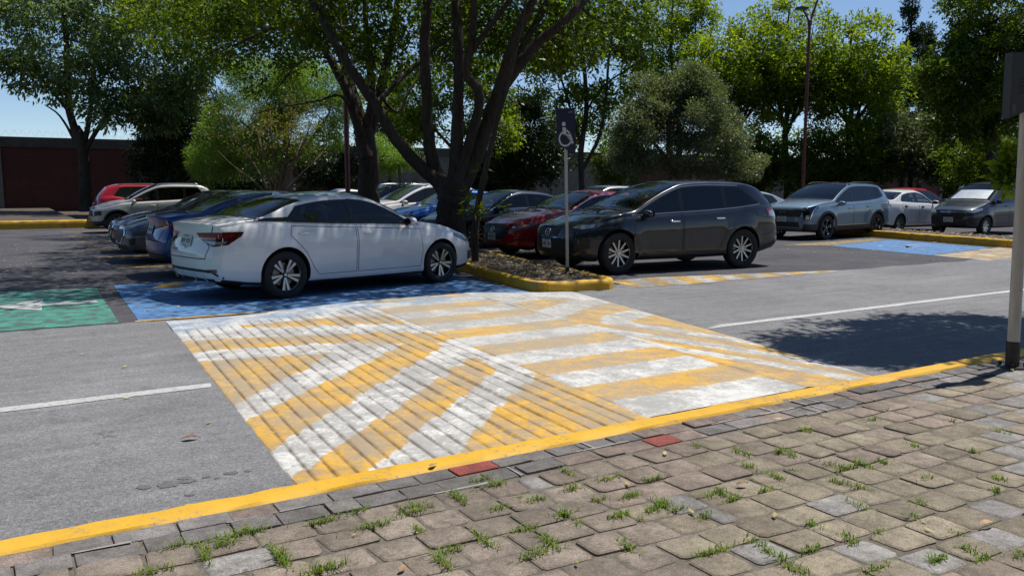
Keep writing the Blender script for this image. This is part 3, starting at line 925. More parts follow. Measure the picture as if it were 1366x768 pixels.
    def arch_trim(s, w=.06, off=.007, mat=None):
        ra = s.S['wr_arch']; zc = s.S['rad']+.015
        for ax in (s.axf, s.axr):
            A = np.linspace(R(-22), R(202), 26)
            P = [(ax+(ra+.002)*math.cos(t), s.W, zc+(ra+.002)*math.sin(t)) for t in A]+[(ax+(ra+w)*math.cos(t), s.W, zc+(ra+w)*math.sin(t)) for t in A[::-1]]
            P = [p for p in P if p[2] > float(s.fb(p[0]))+.03]
            s.patch('wheel_arch_trim', P, mat or BLACK, 90, 0, off, mirror=True)
    def slab(s, name, poly, mat, az, el=0, off=.004, mirror=True):
        return s.patch(name, poly, mat, az, el, off, mirror=mirror)
# ------------------------------------------------------------------ car bodies
def sedan_base(**k):
    S = dict(xf=2.26, xr=-2.37, W=1.815, wb=2.71, rad=.325, rim=.222, wr_arch=.365, spokes=5, wstyle='twotone',
        top=[(-2.37, 1.035), (-2.12, 1.075), (-1.86, 1.10), (-1.5, 1.235), (-1.1, 1.362), (-.6, 1.434), (-.2, 1.447), (.1, 1.405), (.45, 1.265), (.92, 1.03), (1.1, .985), (1.5, .935), (1.9, .855), (2.1, .795), (2.26, .715)],
        belt=[(-2.37, .97), (-1.9, 1.02), (-1.3, 1.005), (-.5, .965), (.5, .93), (1.0, .90), (1.5, .855), (1.9, .785), (2.26, .675)],
        bottom=[(-2.37, .30), (-2.0, .235), (-1.4, .20), (0, .185), (1.4, .185), (2.0, .19), (2.26, .215)],
        nose=[(.15, -.16), (.25, -.05), (.35, -.01), (.5, 0), (.62, -.02), (.72, -.07), (.80, -.14)],
        tail=[(.2, -.16), (.33, -.05), (.45, -.005), (.6, 0), (.72, -.025), (.85, -.06), (.97, -.05), (1.05, -.02)],
        dlo=(.93, -1.30, -1.12), pillars=[-.24], ws=(.93, .12), rw=(-1.14, -1.80), mirror=(.72, .93),
        doors=[[(.93, .30), (.97, .55), (.93, .87), (-.20, .93), (-.20, .30)], [(-.23, .30), (-.23, .93), (-1.25, .98), (-1.28, .86), (-1.05, .62), (-.93, .40), (-.85, .30)]],
        handles=[(-.02, .845), (-1.07, .875)], crease=[(lambda x: .78+.02*(-x), .006, .05)], flare=.014)
    S.update(k); return S
def suv_base(**k):
    S = dict(xf=2.30, xr=-2.38, W=1.87, wb=2.75, rad=.365, rim=.238, wr_arch=.405, spokes=10, wstyle='silver', tumble=.31, rr=.060, privacy=True, crr=.16, plan=[(-2.38, .895), (-2.28, .940), (-2.08, .972), (-1.5, .997), (0, 1.), (1.4, .99), (1.85, .95), (2.14, .89), (2.30, .81)],
        top=[(-2.38, 1.52), (-2.1, 1.58), (-1.7, 1.62), (-1.2, 1.638), (-.6, 1.645), (-.1, 1.62), (.3, 1.50), (.7, 1.32), (1.13, 1.11), (1.3, 1.085), (1.7, 1.035), (2.0, .97), (2.2, .90), (2.30, .83)],
        belt=[(-2.38, 1.13), (-1.9, 1.16), (-1.3, 1.10), (-.5, 1.05), (.5, 1.01), (1.1, .985), (1.6, .94), (2.0, .875), (2.30, .79)],
        bottom=[(-2.38, .36), (-2.0, .28), (-1.4, .24), (0, .225), (1.4, .225), (2.0, .225), (2.30, .25)],
        nose=[(.2, -.16), (.3, -.05), (.42, -.01), (.6, 0), (.75, -.03), (.86, -.10), (.95, -.2)],
        tail=[(.25, -.2), (.38, -.06), (.5, 0), (.68, -.01), (.85, -.05), (1.0, -.08), (1.15, -.14), (1.35, -.30), (1.5, -.44), (1.6, -.5)],
        dlo=(1.10, -1.72, -1.45), pillars=[.02, -.96], ws=(1.10, .02), rw=(0, 0), rwz=(1.42, 1.10, .50, .66), rail=.10, mirror=(.88, .98),
        doors=[[(1.05, .36), (1.09, .62), (1.05, .95), (.05, 1.0), (.03, .36)], [(0, .36), (.02, 1.0), (-.98, 1.045), (-1.0, .80), (-.9, .58), (-.8, .36)]],
        handles=[(.22, .90), (-.80, .94)], crease=[], flare=.02)
    S.update(k); return S
def scaled(S, fx=1., fz=1., zoff=0.):
    """same outline at another size"""
    for q in ('top', 'belt', 'bottom'): S[q] = [(x*fx, z*fz+zoff*(z > .6)) for x, z in S[q]]
    S['plan'] = [(x*fx, w) for x, w in S['plan']] if 'plan' in S else None
    if S['plan'] is None: del S['plan']
    for q in ('nose', 'tail'): S[q] = [(z*fz, d) for z, d in S[q]]
    S['xf'] *= fx; S['xr'] *= fx
    S['dlo'] = tuple(x*fx for x in S['dlo']); S['pillars'] = [x*fx for x in S['pillars']]; S['ws'] = tuple(x*fx for x in S['ws'])
    S['rw'] = tuple(x*fx for x in S['rw'])
    if S.get('rwz'): a = S['rwz']; S['rwz'] = (a[0]*fz, a[1]*fz, a[2], a[3])
    S['mirror'] = (S['mirror'][0]*fx, S['mirror'][1]*fz)
    S['doors'] = [[(x*fx, z*fz) for x, z in d] for d in S['doors']]; S['handles'] = [(h[0]*fx, h[1]*fz) for h in S['handles']]
    return S

GROUP_L = 'cars in the left parking row'; GROUP_R = 'cars nose-in to the island'; GROUP_F = 'cars in the far parking rows'
def heading(fx, fy, rx, ry): return math.atan2(fy-ry, fx-rx)
def place_by_wheels(c, f, r, side):
    """f, r: ground points under the outer faces of front and rear wheel on the visible side (+1 left, -1 right)"""
    a = heading(*f, *r); mx, my = (f[0]+r[0])/2, (f[1]+r[1])/2
    h = c.W-.05
    c.finish((mx+math.sin(a)*h*side, my-math.cos(a)*h*side), a)
def place_uv(c, u, v, ang):
    c.finish(W2(u, v), TH+R(ang))

P_WHITE = paint('white', (.74, .75, .77), 0, .26)
P_BLUE = paint('deep_blue', (.003, .042, .22), .25, .28)
P_GREY = paint('slate_grey', (.075, .088, .115), .5, .34)
P_MAROON = paint('dark_maroon', (.028, .007, .014), .3, .3)
P_SAND = paint('champagne_silver', (.44, .43, .40), .55, .34)
P_RED = paint('bright_red', (.42, .008, .015), .1, .3)
P_CX = paint('charcoal', (.006, .009, .017), .1, .25)
P_SOUL = paint('crimson', (.27, .004, .014), .3, .28)
P_FORTE = paint('graphite', (.011, .013, .019), .4, .32)
P_CYAN = paint('bright_blue', (.01, .10, .42), .2, .3)
P_SPORT = paint('steel_blue', (.15, .22, .28), .35, .34)
P_SILV = paint('silver', (.46, .48, .51), .6, .3)
P_PEARL = paint('pearl_white', (.72, .71, .69), 0, .32)
P_AV = paint('dark_grey_blue', (.026, .030, .042), .35, .33)
P_BLK = paint('black', (.008, .008, .010), .1, .28)

def front_sedan(c, grille='hex', light=CLEAR, z0=.60, plate=.42):
    """generic saloon front: grille, lower intake, head lamps, hood cut"""
    S = c.S; xf = S['xf']; W = c.W
    if grille == 'hex':
        c.patch('grille', [(xf, -.42, z0+.04), (xf, .42, z0+.04), (xf, .50, z0-.05), (xf, .34, z0-.23), (xf, -.34, z0-.23), (xf, -.50, z0-.05)], GRILLE, 0, 0, .005)
        for k in range(4):
            z = z0-.0-.05*k; w = .44-.035*k if k > 1 else .46
            c.line('grille_bar', [(xf, -w, z), (xf, w, z)], .012, DARKMETAL, 0, 0, .010)
    elif grille == 'vee':
        c.patch('grille', [(xf, -.40, z0+.06), (xf, .40, z0+.06), (xf, .20, z0-.2), (xf, -.20, z0-.2)], GRILLE, 0, 0, .005)
        c.line('grille_chrome', [(xf, -.44, z0+.07), (xf, -.22, z0-.20), (xf, .22, z0-.20), (xf, .44, z0+.07)], .05, CHROME, 0, 0, .012)
    c.patch('lower_intake', [(xf, -.55, z0-.27), (xf, .55, z0-.27), (xf, .62, z0-.36), (xf, -.62, z0-.36)], BLACK, 0, 0, .005)
    c.patch('headlight', [(xf-.02, .50, z0+.02), (xf-.12, .52, z0+.10), (xf-.45, .86, z0+.17), (xf-.50, .88, z0+.12), (xf-.25, .76, z0+.01)], light, 42, 0, .006, mirror=True)
    c.patch('fog_lamp_recess', [(xf-.2, .60, z0-.16), (xf-.2, .78, z0-.12), (xf-.2, .76, z0-.26), (xf-.2, .62, z0-.27)], BLACK, 35, 0, .005, mirror=True)
    c.line('hood_gap', [(xf-.25, .62, z0+.17), (xf-.8, .70, .93), (c.S['ws'][0]+.08, .70, 1.0)], .010, SEAM, 60, 50, .003, mirror=True)
    if plate: c.plate(False, plate)
def rear_sedan(c, z0=.80, plate=.74, lens=REDLENS):
    S = c.S; xr = S['xr']
    c.patch('taillight', [(xr, .36, z0+.09), (xr+.06, .62, z0+.11), (xr+.42, .88, z0+.10), (xr+.36, .88, z0+.01), (xr+.08, .72, z0-.02), (xr, .42, z0+.02)], lens, 135, 0, .006, mirror=True)
    c.line('trunk_gap', [(xr, -.60, z0-.02), (xr, -.50, z0-.21), (xr, .50, z0-.21), (xr, .60, z0-.02)], .010, SEAM, 180, 0, .003)
    c.patch('diffuser', [(xr, -.62, .28), (xr, .62, .28), (xr, .72, .42), (xr, -.72, .42)], BLACK, 180, 0, .005)
    if plate: c.plate(True, plate)

# ---- white saloon nearest on the left (rear and right side seen)
S = sedan_base(name='sedan', paint=P_WHITE, group=GROUP_L, chrome_line=DARKMETAL, chrome_top=False,
    label='white four door sedan nearest on the left, its rear with red tail lights towards us', recess_mat=P_WHITE,
    bottom=[(-2.37, .27), (-2.0, .215), (-1.4, .185), (0, .175), (1.4, .175), (2.0, .18), (2.26, .215)])
c = Car(S); xr = c.S['xr']
TL = [(xr+.00, .345, .905), (xr+.03, .60, .915), (xr+.25, .86, .925), (xr+.40, .90, .925), (xr+.36, .90, .87), (xr+.20, .85, .76), (xr+.06, .70, .735), (xr+.0, .50, .81)]
c.patch('taillight', TL, DARKRED, 130, 0, .006, mirror=True)
c.patch('taillight_lens', [(xr+.02, .45, .885), (xr+.05, .62, .893), (xr+.28, .85, .90), (xr+.30, .87, .875), (xr+.10, .73, .825), (xr, .53, .838)], REDLENS, 130, 0, .011, mirror=True)
c.patch('reversing_lens', [(xr+.0, .56, .805), (xr+.08, .74, .80), (xr+.2, .83, .80), (xr+.16, .82, .768), (xr+.05, .70, .757)], CLEAR, 130, 0, .011, mirror=True)
c.line('trunk_gap', [(xr, .36, .90), (xr, .50, .80), (xr, .585, .73), (xr, .53, .575), (xr, -.53, .575), (xr, -.585, .73), (xr, -.50, .80), (xr, -.36, .90)], .011, SEAM, 180, 0, .003)
c.line('trunk_gap', [(xr+.03, .60, .925), (xr+.3, .66, 1.02), (xr+.55, .63, 1.06)], .010, SEAM, 150, 50, .003, mirror=True)
c.patch('rear_reflector', [(xr, .56, .435), (xr, .78, .445), (xr, .78, .40), (xr, .57, .39)], REDLENS, 150, 0, .006, mirror=True)
BL = [(xr, -.74, .33), (xr, -.62, .415), (xr, -.3, .42), (xr, .3, .42), (xr, .62, .415), (xr, .74, .33)]
c.line('bumper_trim', BL, .034, BLACK, 180, 0, .008)
for yy in (-.45, -.2, .2, .45):
    c.line('diffuser_fin', [(xr, yy*.9, .40), (xr, yy*1.06, .285)], .02, P_WHITE, 180, 0, .022)
c.plate(True, .80); c.emblem(True, .99, .05, 'bar', el=20)
c.line('trim_badge', [(xr, .27, .675), (xr, .43, .675)], .03, simple('badge_red', (.3, .06, .06), .4), 180, 0, .006)
c.line('fuel_door', [(-1.52, .9, .94), (-1.50, .9, .80), (-1.68, .9, .79), (-1.70, .9, .94)], .008, SEAM, 90, 0, .003, mirror=False, closed=True)
c.patch('roof_side_trim', [(-1.16, .7, 1.055), (-1.2, .7, 1.075), (-1.88, .8, 1.085), (-1.88, .8, 1.055), (-1.3, .8, 1.03)], TRIM, 90, 15, .0045, mirror=True)
front_sedan(c, 'vee', z0=.60)
c.patch('headlight', [(2.15, .60, .66), (2.0, .72, .72), (1.72, .87, .78), (1.70, .89, .74), (1.95, .82, .65), (2.1, .70, .62)], SMOKE, 48, 0, .009, mirror=True)
c.fin(-.95)
c.line('door_crease_badge', [(-.55, .9, .47), (-.50, .9, .47)], .012, CHROME, 90, 0, .004)
place_by_wheels(c, (-1.13, 13.12), (-3.07, 11.23), -1)

# ---- blue saloon beside it, rear seen
S = sedan_base(name='sedan', paint=P_BLUE, group=GROUP_L, label='dark blue sedan parked tail out between the white sedan and the grey car', wstyle='silver', spokes=8)
c = Car(S); rear_sedan(c, .83, .80); c.whip(-1.02, .0); c.emblem(True, .965, .05, 'bar', el=15); place_uv(c, 4.48, 15.3, 3)

# ---- slate grey car, nose out
S = sedan_base(name='sedan', paint=P_GREY, group=GROUP_L, label='slate grey sedan with hexagon mesh grille facing out, beside the blue sedan', wstyle='silver', spokes=10)
c = Car(S); front_sedan(c, 'hex', SMOKE, .64, .36); c.line('grille_surround', [(2.26, -.44, .69), (2.26, .44, .69), (2.26, .52, .59), (2.26, .35, .40), (2.26, -.35, .40), (2.26, -.52, .59)], .03, CHROME, 0, 0, .011, closed=True)
place_uv(c, 4.25, 18.55, 180)
# ---- dark maroon car with the bright V grille
S = sedan_base(name='sedan', paint=P_MAROON, group=GROUP_L, label='dark maroon sedan with chrome V grille facing out behind the grey sedan', wstyle='silver', spokes=8)
c = Car(S); front_sedan(c, 'vee', CLEAR, .62, .36); c.emblem(False, .56, .06, 'bar'); place_uv(c, 4.4, 21.45, 180)

# ---- small champagne suv at the far end of the row
S = scaled(suv_base(name='suv', paint=P_SAND, group=GROUP_L, label='champagne silver small suv facing left at the far end of the left row', W=1.765, wb=2.52, rad=.335, rim=.215, wr_arch=.385, spokes=8, clad=.2, chrome_line=False), .885, 1.0)
c = Car(S); xf = S['xf']
c.patch('grille', [(xf, -.55, .86), (xf, .55, .86), (xf, .50, .80), (xf, -.50, .80)], GRILLE, 0, 0, .006)
c.patch('grille', [(xf, -.45, .75), (xf, .45, .75), (xf, .50, .55), (xf, -.50, .55)], GRILLE, 0, 0, .006)
for z in (.70, .65, .60): c.line('grille_bar', [(xf, -.47, z), (xf, .47, z)], .018, DARKMETAL, 0, 0, .011)
c.patch('headlight', [(xf-.05, .52, .90), (xf-.10, .62, .935), (xf-.5, .86, .985), (xf-.53, .87, .93), (xf-.2, .72, .86)], CLEAR, 45, 0, .008, mirror=True)
c.patch('fog_lamp_recess', [(xf-.1, .56, .72), (xf-.3, .76, .74), (xf-.3, .78, .60), (xf-.1, .60, .56)], BLACK, 40, 0, .006, mirror=True)
c.patch('bumper_trim', [(xf, -.75, .40), (xf, .75, .40), (xf, .8, .26), (xf, -.8, .26)], BLACK, 0, 0, .006)
c.patch('bumper_trim', [(xf-.3, .75, .44), (xf-.6, .87, .44), (xf-.6, .87, .24), (xf-.3, .75, .24)], BLACK, 50, 0, .006, mirror=True)
c.arch_trim(.05); c.rails(.0, -1.6, CHROME); c.plate(False, .47); c.emblem(False, .83, .07, 'wing'); place_uv(c, 4.55, 30.9, 179)
# ---- red suv behind it, tail seen
S = scaled(suv_base(name='suv', paint=P_RED, group=GROUP_L, label='bright red suv with silver roof rails, tail out beyond the champagne suv', rad=.35, rim=.23, wr_arch=.39, spokes=8, hi=False), .97, 1.0)
c = Car(S); xr = S['xr']
c.patch('taillight', [(xr+.1, .58, 1.06), (xr+.1, .80, 1.10), (xr+.5, .9, 1.04), (xr+.1, .80, .98)], REDLENS, 140, 0, .008, mirror=True)
c.patch('bumper_trim', [(xr, -.8, .5), (xr, .8, .5), (xr, .85, .34), (xr, -.85, .34)], BLACK, 180, 0, .006)
c.rails(.1, -1.8, CHROME); c.plate(True, .86); place_uv(c, 5.25, 34.8, 0)

# ---- charcoal suv nearest on the right of the island
S = suv_base(name='suv', paint=P_CX, group=GROUP_R, label='charcoal suv with ten spoke silver wheels nearest on the right of the island', chrome_line=ALLOY, handle_mat=CHROME, rail=.09,
    dlo=(1.10, -1.78, -1.32), clad=-1, steer=.06)
c = Car(S); xf = S['xf']; xr = S['xr']
c.patch('grille', [(xf, -.36, .80), (xf, .36, .80), (xf, .30, .64), (xf, -.30, .64)], GRILLE, 0, 0, .006)
c.patch('lower_grille', [(xf, -.50, .60), (xf, .50, .60), (xf, .62, .36), (xf, -.62, .36)], GRILLE, 0, 0, .006)
c.line('grille_chrome', [(xf, -.48, .635), (xf, .48, .635)], .028, CHROME, 0, 0, .014)
c.patch('headlight', [(xf-.12, .60, .80), (xf-.22, .66, .865), (xf-.55, .86, .905), (xf-.62, .89, .865), (xf-.45, .86, .80), (xf-.25, .74, .77)], SMOKE, 48, 0, .007, mirror=True)
c.patch('headlight_lens', [(xf-.16, .62, .81), (xf-.26, .68, .85), (xf-.48, .82, .87), (xf-.45, .82, .815), (xf-.27, .74, .785)], simple('lamp_reflector', (.30, .33, .32), .15, .5, coat=1.), 48, 0, .011, mirror=True)
c.patch('fog_lamp_recess', [(xf-.15, .66, .62), (xf-.38, .84, .64), (xf-.36, .84, .46), (xf-.15, .70, .42)], BLACK, 42, 0, .006, mirror=True)
c.emblem(False, .72, .075, 'wing'); c.plate(False, .52)
c.patch('taillight', [(xr+.03, .64, 1.05), (xr+.22, .86, 1.12), (xr+.42, .92, 1.10), (xr+.40, .92, .96), (xr+.14, .86, .89), (xr+.02, .72, .95)], REDLENS, 130, 0, .008, mirror=True)
c.patch('taillight_lens', [(xr+.20, .86, 1.08), (xr+.38, .92, 1.06), (xr+.36, .92, .98), (xr+.18, .86, .94)], CLEAR, 118, 0, .012, mirror=True)
c.patch('bumper_trim', [(xr, -.72, .52), (xr, .72, .52), (xr, .76, .36), (xr, -.76, .36)], BLACK, 180, 0, .006)
c.patch('bumper_trim', [(xr+.15, .80, .50), (xr+.6, .92, .36), (xr+.6, .92, .28), (xr+.15, .80, .30)], BLACK, 125, 0, .006, mirror=True)
c.line('fender_gap', [(-1.6, .93, 1.12), (-1.7, .93, .98), (-2.05, .93, .93)], .008, SEAM, 90, 0, .003, mirror=True)
c.line('bumper_gap', [(-1.80, .93, .60), (-2.1, .93, .66), (-2.25, .9, .88)], .008, SEAM, 100, 0, .003, mirror=True)
c.line('hood_gap', [(2.0, .62, .93), (1.6, .74, 1.0), (1.2, .76, 1.05)], .010, SEAM, 60, 50, .003, mirror=True)
c.fin(-1.55); place_by_wheels(c, (1.82, 14.38), (4.35, 15.61), 1)

# ---- crimson hatchback
S = sedan_base(name='hatchback', paint=P_SOUL, group=GROUP_R, label='crimson hatchback with black mesh grille, beside the charcoal suv', xf=2.28, xr=-2.18, wb=2.725, rad=.33, rim=.228, wr_arch=.37,
    top=[(-2.18, 1.10), (-1.95, 1.20), (-1.6, 1.31), (-1.1, 1.40), (-.6, 1.432), (-.2, 1.435), (.1, 1.395), (.45, 1.26), (.90, 1.05), (1.1, 1.005), (1.5, .96), (1.9, .885), (2.12, .82), (2.28, .74)],
    belt=[(-2.18, .98), (-1.6, 1.03), (-1.1, 1.0), (-.5, .965), (.5, .94), (1.0, .915), (1.5, .87), (1.9, .80), (2.28, .69)],
    dlo=(.92, -1.25, -.95), ws=(.92, .12), rw=(-1.3, -2.0), wstyle='dark', spokes=9, chrome_line=True, chrome_top=True)
c = Car(S); xf = S['xf']
G = [(xf, -.50, .68), (xf, -.40, .72), (xf, .40, .72), (xf, .50, .68), (xf, .47, .52), (xf, .30, .40), (xf, -.30, .40), (xf, -.47, .52)]
c.patch('grille', G, GRILLE, 0, 0, .006)
for z in (.66, .60, .54, .48): c.line('grille_bar', [(xf, -.44, z), (xf, .44, z)], .010, DARKMETAL, 0, 0, .010)
c.line('grille_chrome', [(xf-.15, -.66, .67), (xf, -.50, .665), (xf, -.48, .53), (xf, -.30, .395), (xf, .30, .395), (xf, .48, .53), (xf, .50, .665), (xf-.15, .66, .67)], .022, CHROME, 0, 0, .013)
c.emblem(False, .615, .07, 'wing'); c.plate(False, .47)
c.patch('headlight', [(xf-.06, .53, .68), (xf-.14, .60, .71), (xf-.55, .87, .76), (xf-.58, .88, .73), (xf-.28, .76, .655), (xf-.08, .58, .65)], SMOKE, 46, 0, .008, mirror=True)
c.patch('headlight_lens', [(xf-.30, .75, .715), (xf-.42, .82, .735), (xf-.42, .82, .70), (xf-.30, .76, .675)], AMBER, 48, 0, .012, mirror=True)
c.patch('lower_intake', [(xf, -.6, .32), (xf, .6, .32), (xf, .70, .24), (xf, -.70, .24)], BLACK, 0, 0, .006)
c.line('fog_lamp_slot', [(xf-.1, .58, .40), (xf-.3, .78, .43)], .03, BLACK, 40, 0, .008, mirror=True)
c.line('hood_gap', [(2.05, .55, .82), (1.6, .72, .93), (1.1, .74, .98)], .010, SEAM, 60, 50, .003, mirror=True)
rear_sedan(c, .85, .72)
place_by_wheels(c, (0.80, 17.55), (3.15, 18.95), 1)

# ---- graphite saloon third from the tip
S = sedan_base(name='sedan', paint=P_FORTE, group=GROUP_R, label='graphite sedan third in the row, between the tree trunk and the crimson hatchback', wstyle='silver', spokes=10, chrome_line=True)
c = Car(S); front_sedan(c, 'hex', CLEAR, .64, .42); rear_sedan(c); c.whip(-1.0, .0); place_by_wheels(c, (-.90, 20.4), (1.35, 21.95), 1)
# ---- bright blue saloon
S = sedan_base(name='sedan', paint=P_CYAN, group=GROUP_R, label='bright blue sedan fourth in the row, seen behind the big tree trunk', wstyle='silver', spokes=8, hi=False)
c = Car(S); front_sedan(c, 'hex', CLEAR, .62, .40); place_uv(c, 11.6, 22.3, 180)
# ---- white suv
S = scaled(suv_base(name='suv', paint=P_PEARL, group=GROUP_R, label='white suv behind the blue sedan and the graphite sedan, partly hidden by the tree trunk', spokes=8, hi=False), .96, .99)
c = Car(S); xf = S['xf']; c.patch('headlight', [(xf-.1, .55, .84), (xf-.2, .66, .89), (xf-.55, .86, .91), (xf-.5, .86, .84)], CLEAR, 45, 0, .008, mirror=True)
c.patch('grille', [(xf, -.5, .78), (xf, .5, .78), (xf, .4, .6), (xf, -.4, .6)], GRILLE, 0, 0, .006)
c.fin(-1.5); c.rails(.0, -1.7, CHROME); place_uv(c, 11.75, 25.3, 180)
# ---- dark suv further back
S = scaled(suv_base(name='suv', paint=P_AV, group=GROUP_R, label='dark grey suv behind the white suv, left of the big tree trunk', spokes=8, hi=False), .97, 1.0)
c = Car(S); c.rails(.0, -1.7, ALLOY); place_uv(c, 12.2, 29.0, 180)
S = sedan_base(name='sedan', paint=P_WHITE, group=GROUP_R, label='white sedan roof just showing over the nearest white sedan beside the red post', wstyle='cover', spokes=7, hi=False)
c = Car(S); place_uv(c, 12.6, 35.3, 180)

# ---- steel blue suv across the aisle
S = suv_base(name='suv', paint=P_SPORT, group=GROUP_F, label='steel blue suv with black roof, facing us beside the blue painted bay', xf=2.27, xr=-2.39, W=1.865, wb=2.755, rad=.355, rim=.235, wr_arch=.395,
    spokes=5, wstyle='dark', clad=.06,
    top=[(-2.39, 1.47), (-2.1, 1.57), (-1.7, 1.625), (-1.2, 1.655), (-.6, 1.665), (-.1, 1.64), (.3, 1.52), (.7, 1.34), (1.10, 1.145), (1.3, 1.125), (1.7, 1.09), (2.0, 1.04), (2.18, .99), (2.27, .94)],
    belt=[(-2.39, 1.19), (-1.9, 1.20), (-1.3, 1.12), (-.5, 1.065), (.5, 1.04), (1.1, 1.02), (1.6, .99), (2.0, .95), (2.27, .89)],
    nose=[(.2, -.14), (.3, -.05), (.45, 0), (.75, -.01), (.88, -.03), (.96, -.09), (1.05, -.17)], pf=3.4, cf=.30, dlo=(1.08, -1.75, -1.55))
c = Car(S); xf = S['xf']; xr = S['xr']
c.patch('grille', [(xf, -.60, .85), (xf, .60, .85), (xf, .54, .66), (xf, -.54, .66)], GRILLE, 0, 0, .006)
c.line('grille_chrome', [(xf, -.66, .875), (xf, .66, .875)], .026, CHROME, 0, 0, .012)
c.patch('lower_grille', [(xf, -.50, .52), (xf, .50, .52), (xf, .55, .38), (xf, -.55, .38)], GRILLE, 0, 0, .006)
c.line('skid_plate', [(xf, -.6, .31), (xf, .6, .31)], .06, ALLOY, 0, 0, .010)
c.patch('bumper_trim', [(xf-.1, .62, .46), (xf-.45, .87, .46), (xf-.45, .88, .24), (xf-.1, .62, .26)], BLACK, 45, 0, .006, mirror=True)
c.patch('headlight', [(xf-.06, .60, .88), (xf-.10, .66, .93), (xf-.46, .87, .97), (xf-.48, .88, .93), (xf-.34, .83, .87), (xf-.20, .76, .56), (xf-.08, .66, .60)], TRIM, 44, 0, .008, mirror=True)
c.line('daytime_lamp', [(xf-.44, .87, .95), (xf-.30, .82, .86), (xf-.20, .77, .60)], .02, CHROME, 44, 0, .013, mirror=True)
c.patch('headlight_lens', [(xf-.12, .68, .70), (xf-.2, .75, .72), (xf-.18, .74, .59), (xf-.12, .68, .60)], CLEAR, 44, 0, .012, mirror=True)
c.plate(False, .60)
c.arch_trim(.07); c.rails(.0, -1.75, BLACK); c.fin(-1.6, TRIM)
c.patch('roof_panel', [(.02, -.52, 1.6), (.02, .52, 1.6), (-1.7, .50, 1.65), (-1.7, -.50, 1.65)], TRIM, 0, 89, .004)
c.line('sill_trim', [(.95, .93, .35), (-.95, .93, .35)], .10, BLACK, 90, 0, .008, mirror=True)
c.line('sill_chrome', [(.9, .93, .415), (-.7, .93, .425)], .03, ALLOY, 90, 0, .010, mirror=True)
c.patch('taillight', [(xr+.05, .70, 1.10), (xr+.3, .9, 1.08), (xr+.3, .9, .93), (xr+.05, .75, .98)], DARKRED, 130, 0, .008, mirror=True)
# letters on the bonnet edge
l, n = c.hit(c.to2((3, 0, .925), 0, 10), 0, 10)
cu = bpy.data.curves.new('bonnet_letters', 'FONT'); cu.body = 'KIA'; cu.size = .085; cu.extrude = .003; cu.align_x = 'CENTER'; cu.align_y = 'CENTER'; cu.space_character = 1.25
tmp = bpy.data.objects.new('letters_tmp', cu); COL.objects.link(tmp)
lm = bpy.data.meshes.new_from_object(tmp.evaluated_get(bpy.context.evaluated_depsgraph_get())); bpy.data.objects.remove(tmp); lm.materials.clear(); lm.materials.append(CHROME)
to = bpy.data.objects.new('bonnet_letters', lm); link(to, c.root)
to.location = (l.x+.014, 0, l.z); to.rotation_euler = (R(75), 0, R(90)); to.scale = (1.4, 1, 1)
place_by_wheels(c, (9.04, 23.95), (11.21, 25.65), 1)

# ---- white saloon beyond the far kerb, tail left
S = sedan_base(name='sedan', paint=P_PEARL, group=GROUP_F, label='white sedan with silver wheel covers and black door handles beyond the far kerb', wstyle='cover', spokes=7, rad=.30, rim=.20, wr_arch=.345, handle_mat=TRIM, recess_mat=TRIM)
c = Car(S); rear_sedan(c, .84, .80); front_sedan(c, 'vee'); c.fin(-1.0, BLACK)
p0 = at(1200, 309, 27.6); p1 = at(1200, 309, 27.6)
a_ = R(36); place_by_wheels(c, (12.85+2.62*math.cos(a_), 27.6+2.62*math.sin(a_)), (12.85, 27.6), -1)
# ---- dark minivan on the right
S = scaled(suv_base(name='minivan', paint=P_AV, group=GROUP_F, label='dark grey small minivan with a silver sunshade behind its windshield, far right', W=1.66, wb=2.655, rad=.30, rim=.195, wr_arch=.34, spokes=8, wstyle='cover', tumble=.26, ), .90, 1.02)
S['ws'] = (1.14, .18); S['dlo'] = (1.12, -1.7, -1.5)
S['top'] = [(-2.14, 1.60), (-1.7, 1.67), (-1.0, 1.695), (-.3, 1.69), (.1, 1.62), (.4, 1.48), (.8, 1.27), (1.18, 1.08), (1.4, 1.03), (1.7, .96), (1.9, .90), (2.07, .80)]
S['belt'] = [(-2.14, 1.06), (-1, 1.04), (0, 1.0), (.8, .96), (1.2, .93), (1.6, .875), (2.07, .75)]
c = Car(S); xf = S['xf']
G = [(xf, -.46, .70), (xf, .46, .70), (xf, .40, .50), (xf, -.40, .50)]
c.patch('grille', G, GRILLE, 0, 0, .006)
for z in (.66, .61, .56): c.line('grille_bar', [(xf, -.43, z), (xf, .43, z)], .016, DARKMETAL, 0, 0, .011)
c.patch('headlight', [(xf-.05, .48, .74), (xf-.12, .56, .80), (xf-.5, .79, .86), (xf-.5, .80, .80), (xf-.2, .68, .71)], CLEAR, 44, 0, .008, mirror=True)
c.patch('lower_intake', [(xf, -.48, .46), (xf, .48, .46), (xf, .56, .27), (xf, -.56, .27)], BLACK, 0, 0, .006)
c.patch('fog_lamp_recess', [(xf-.1, .58, .58), (xf-.25, .72, .56), (xf-.25, .74, .34), (xf-.1, .60, .36)], BLACK, 38, 0, .006, mirror=True)
c.line('grille_chrome', [(xf, -.48, .735), (xf, .48, .735)], .02, CHROME, 0, 0, .012)
c.patch('sunshade', [(1.0, -.58, 1.14), (1.0, .58, 1.14), (.45, .52, 1.40), (.45, -.52, 1.40)], SHADE, 0, 18, .007, res=.1)
c.emblem(False, .735, .05, 'wing'); c.plate(False, .50)
a_ = R(33); place_by_wheels(c, (14.75, 25.95), (14.75+2.655*math.cos(a_), 25.95+2.655*math.sin(a_)), 1)
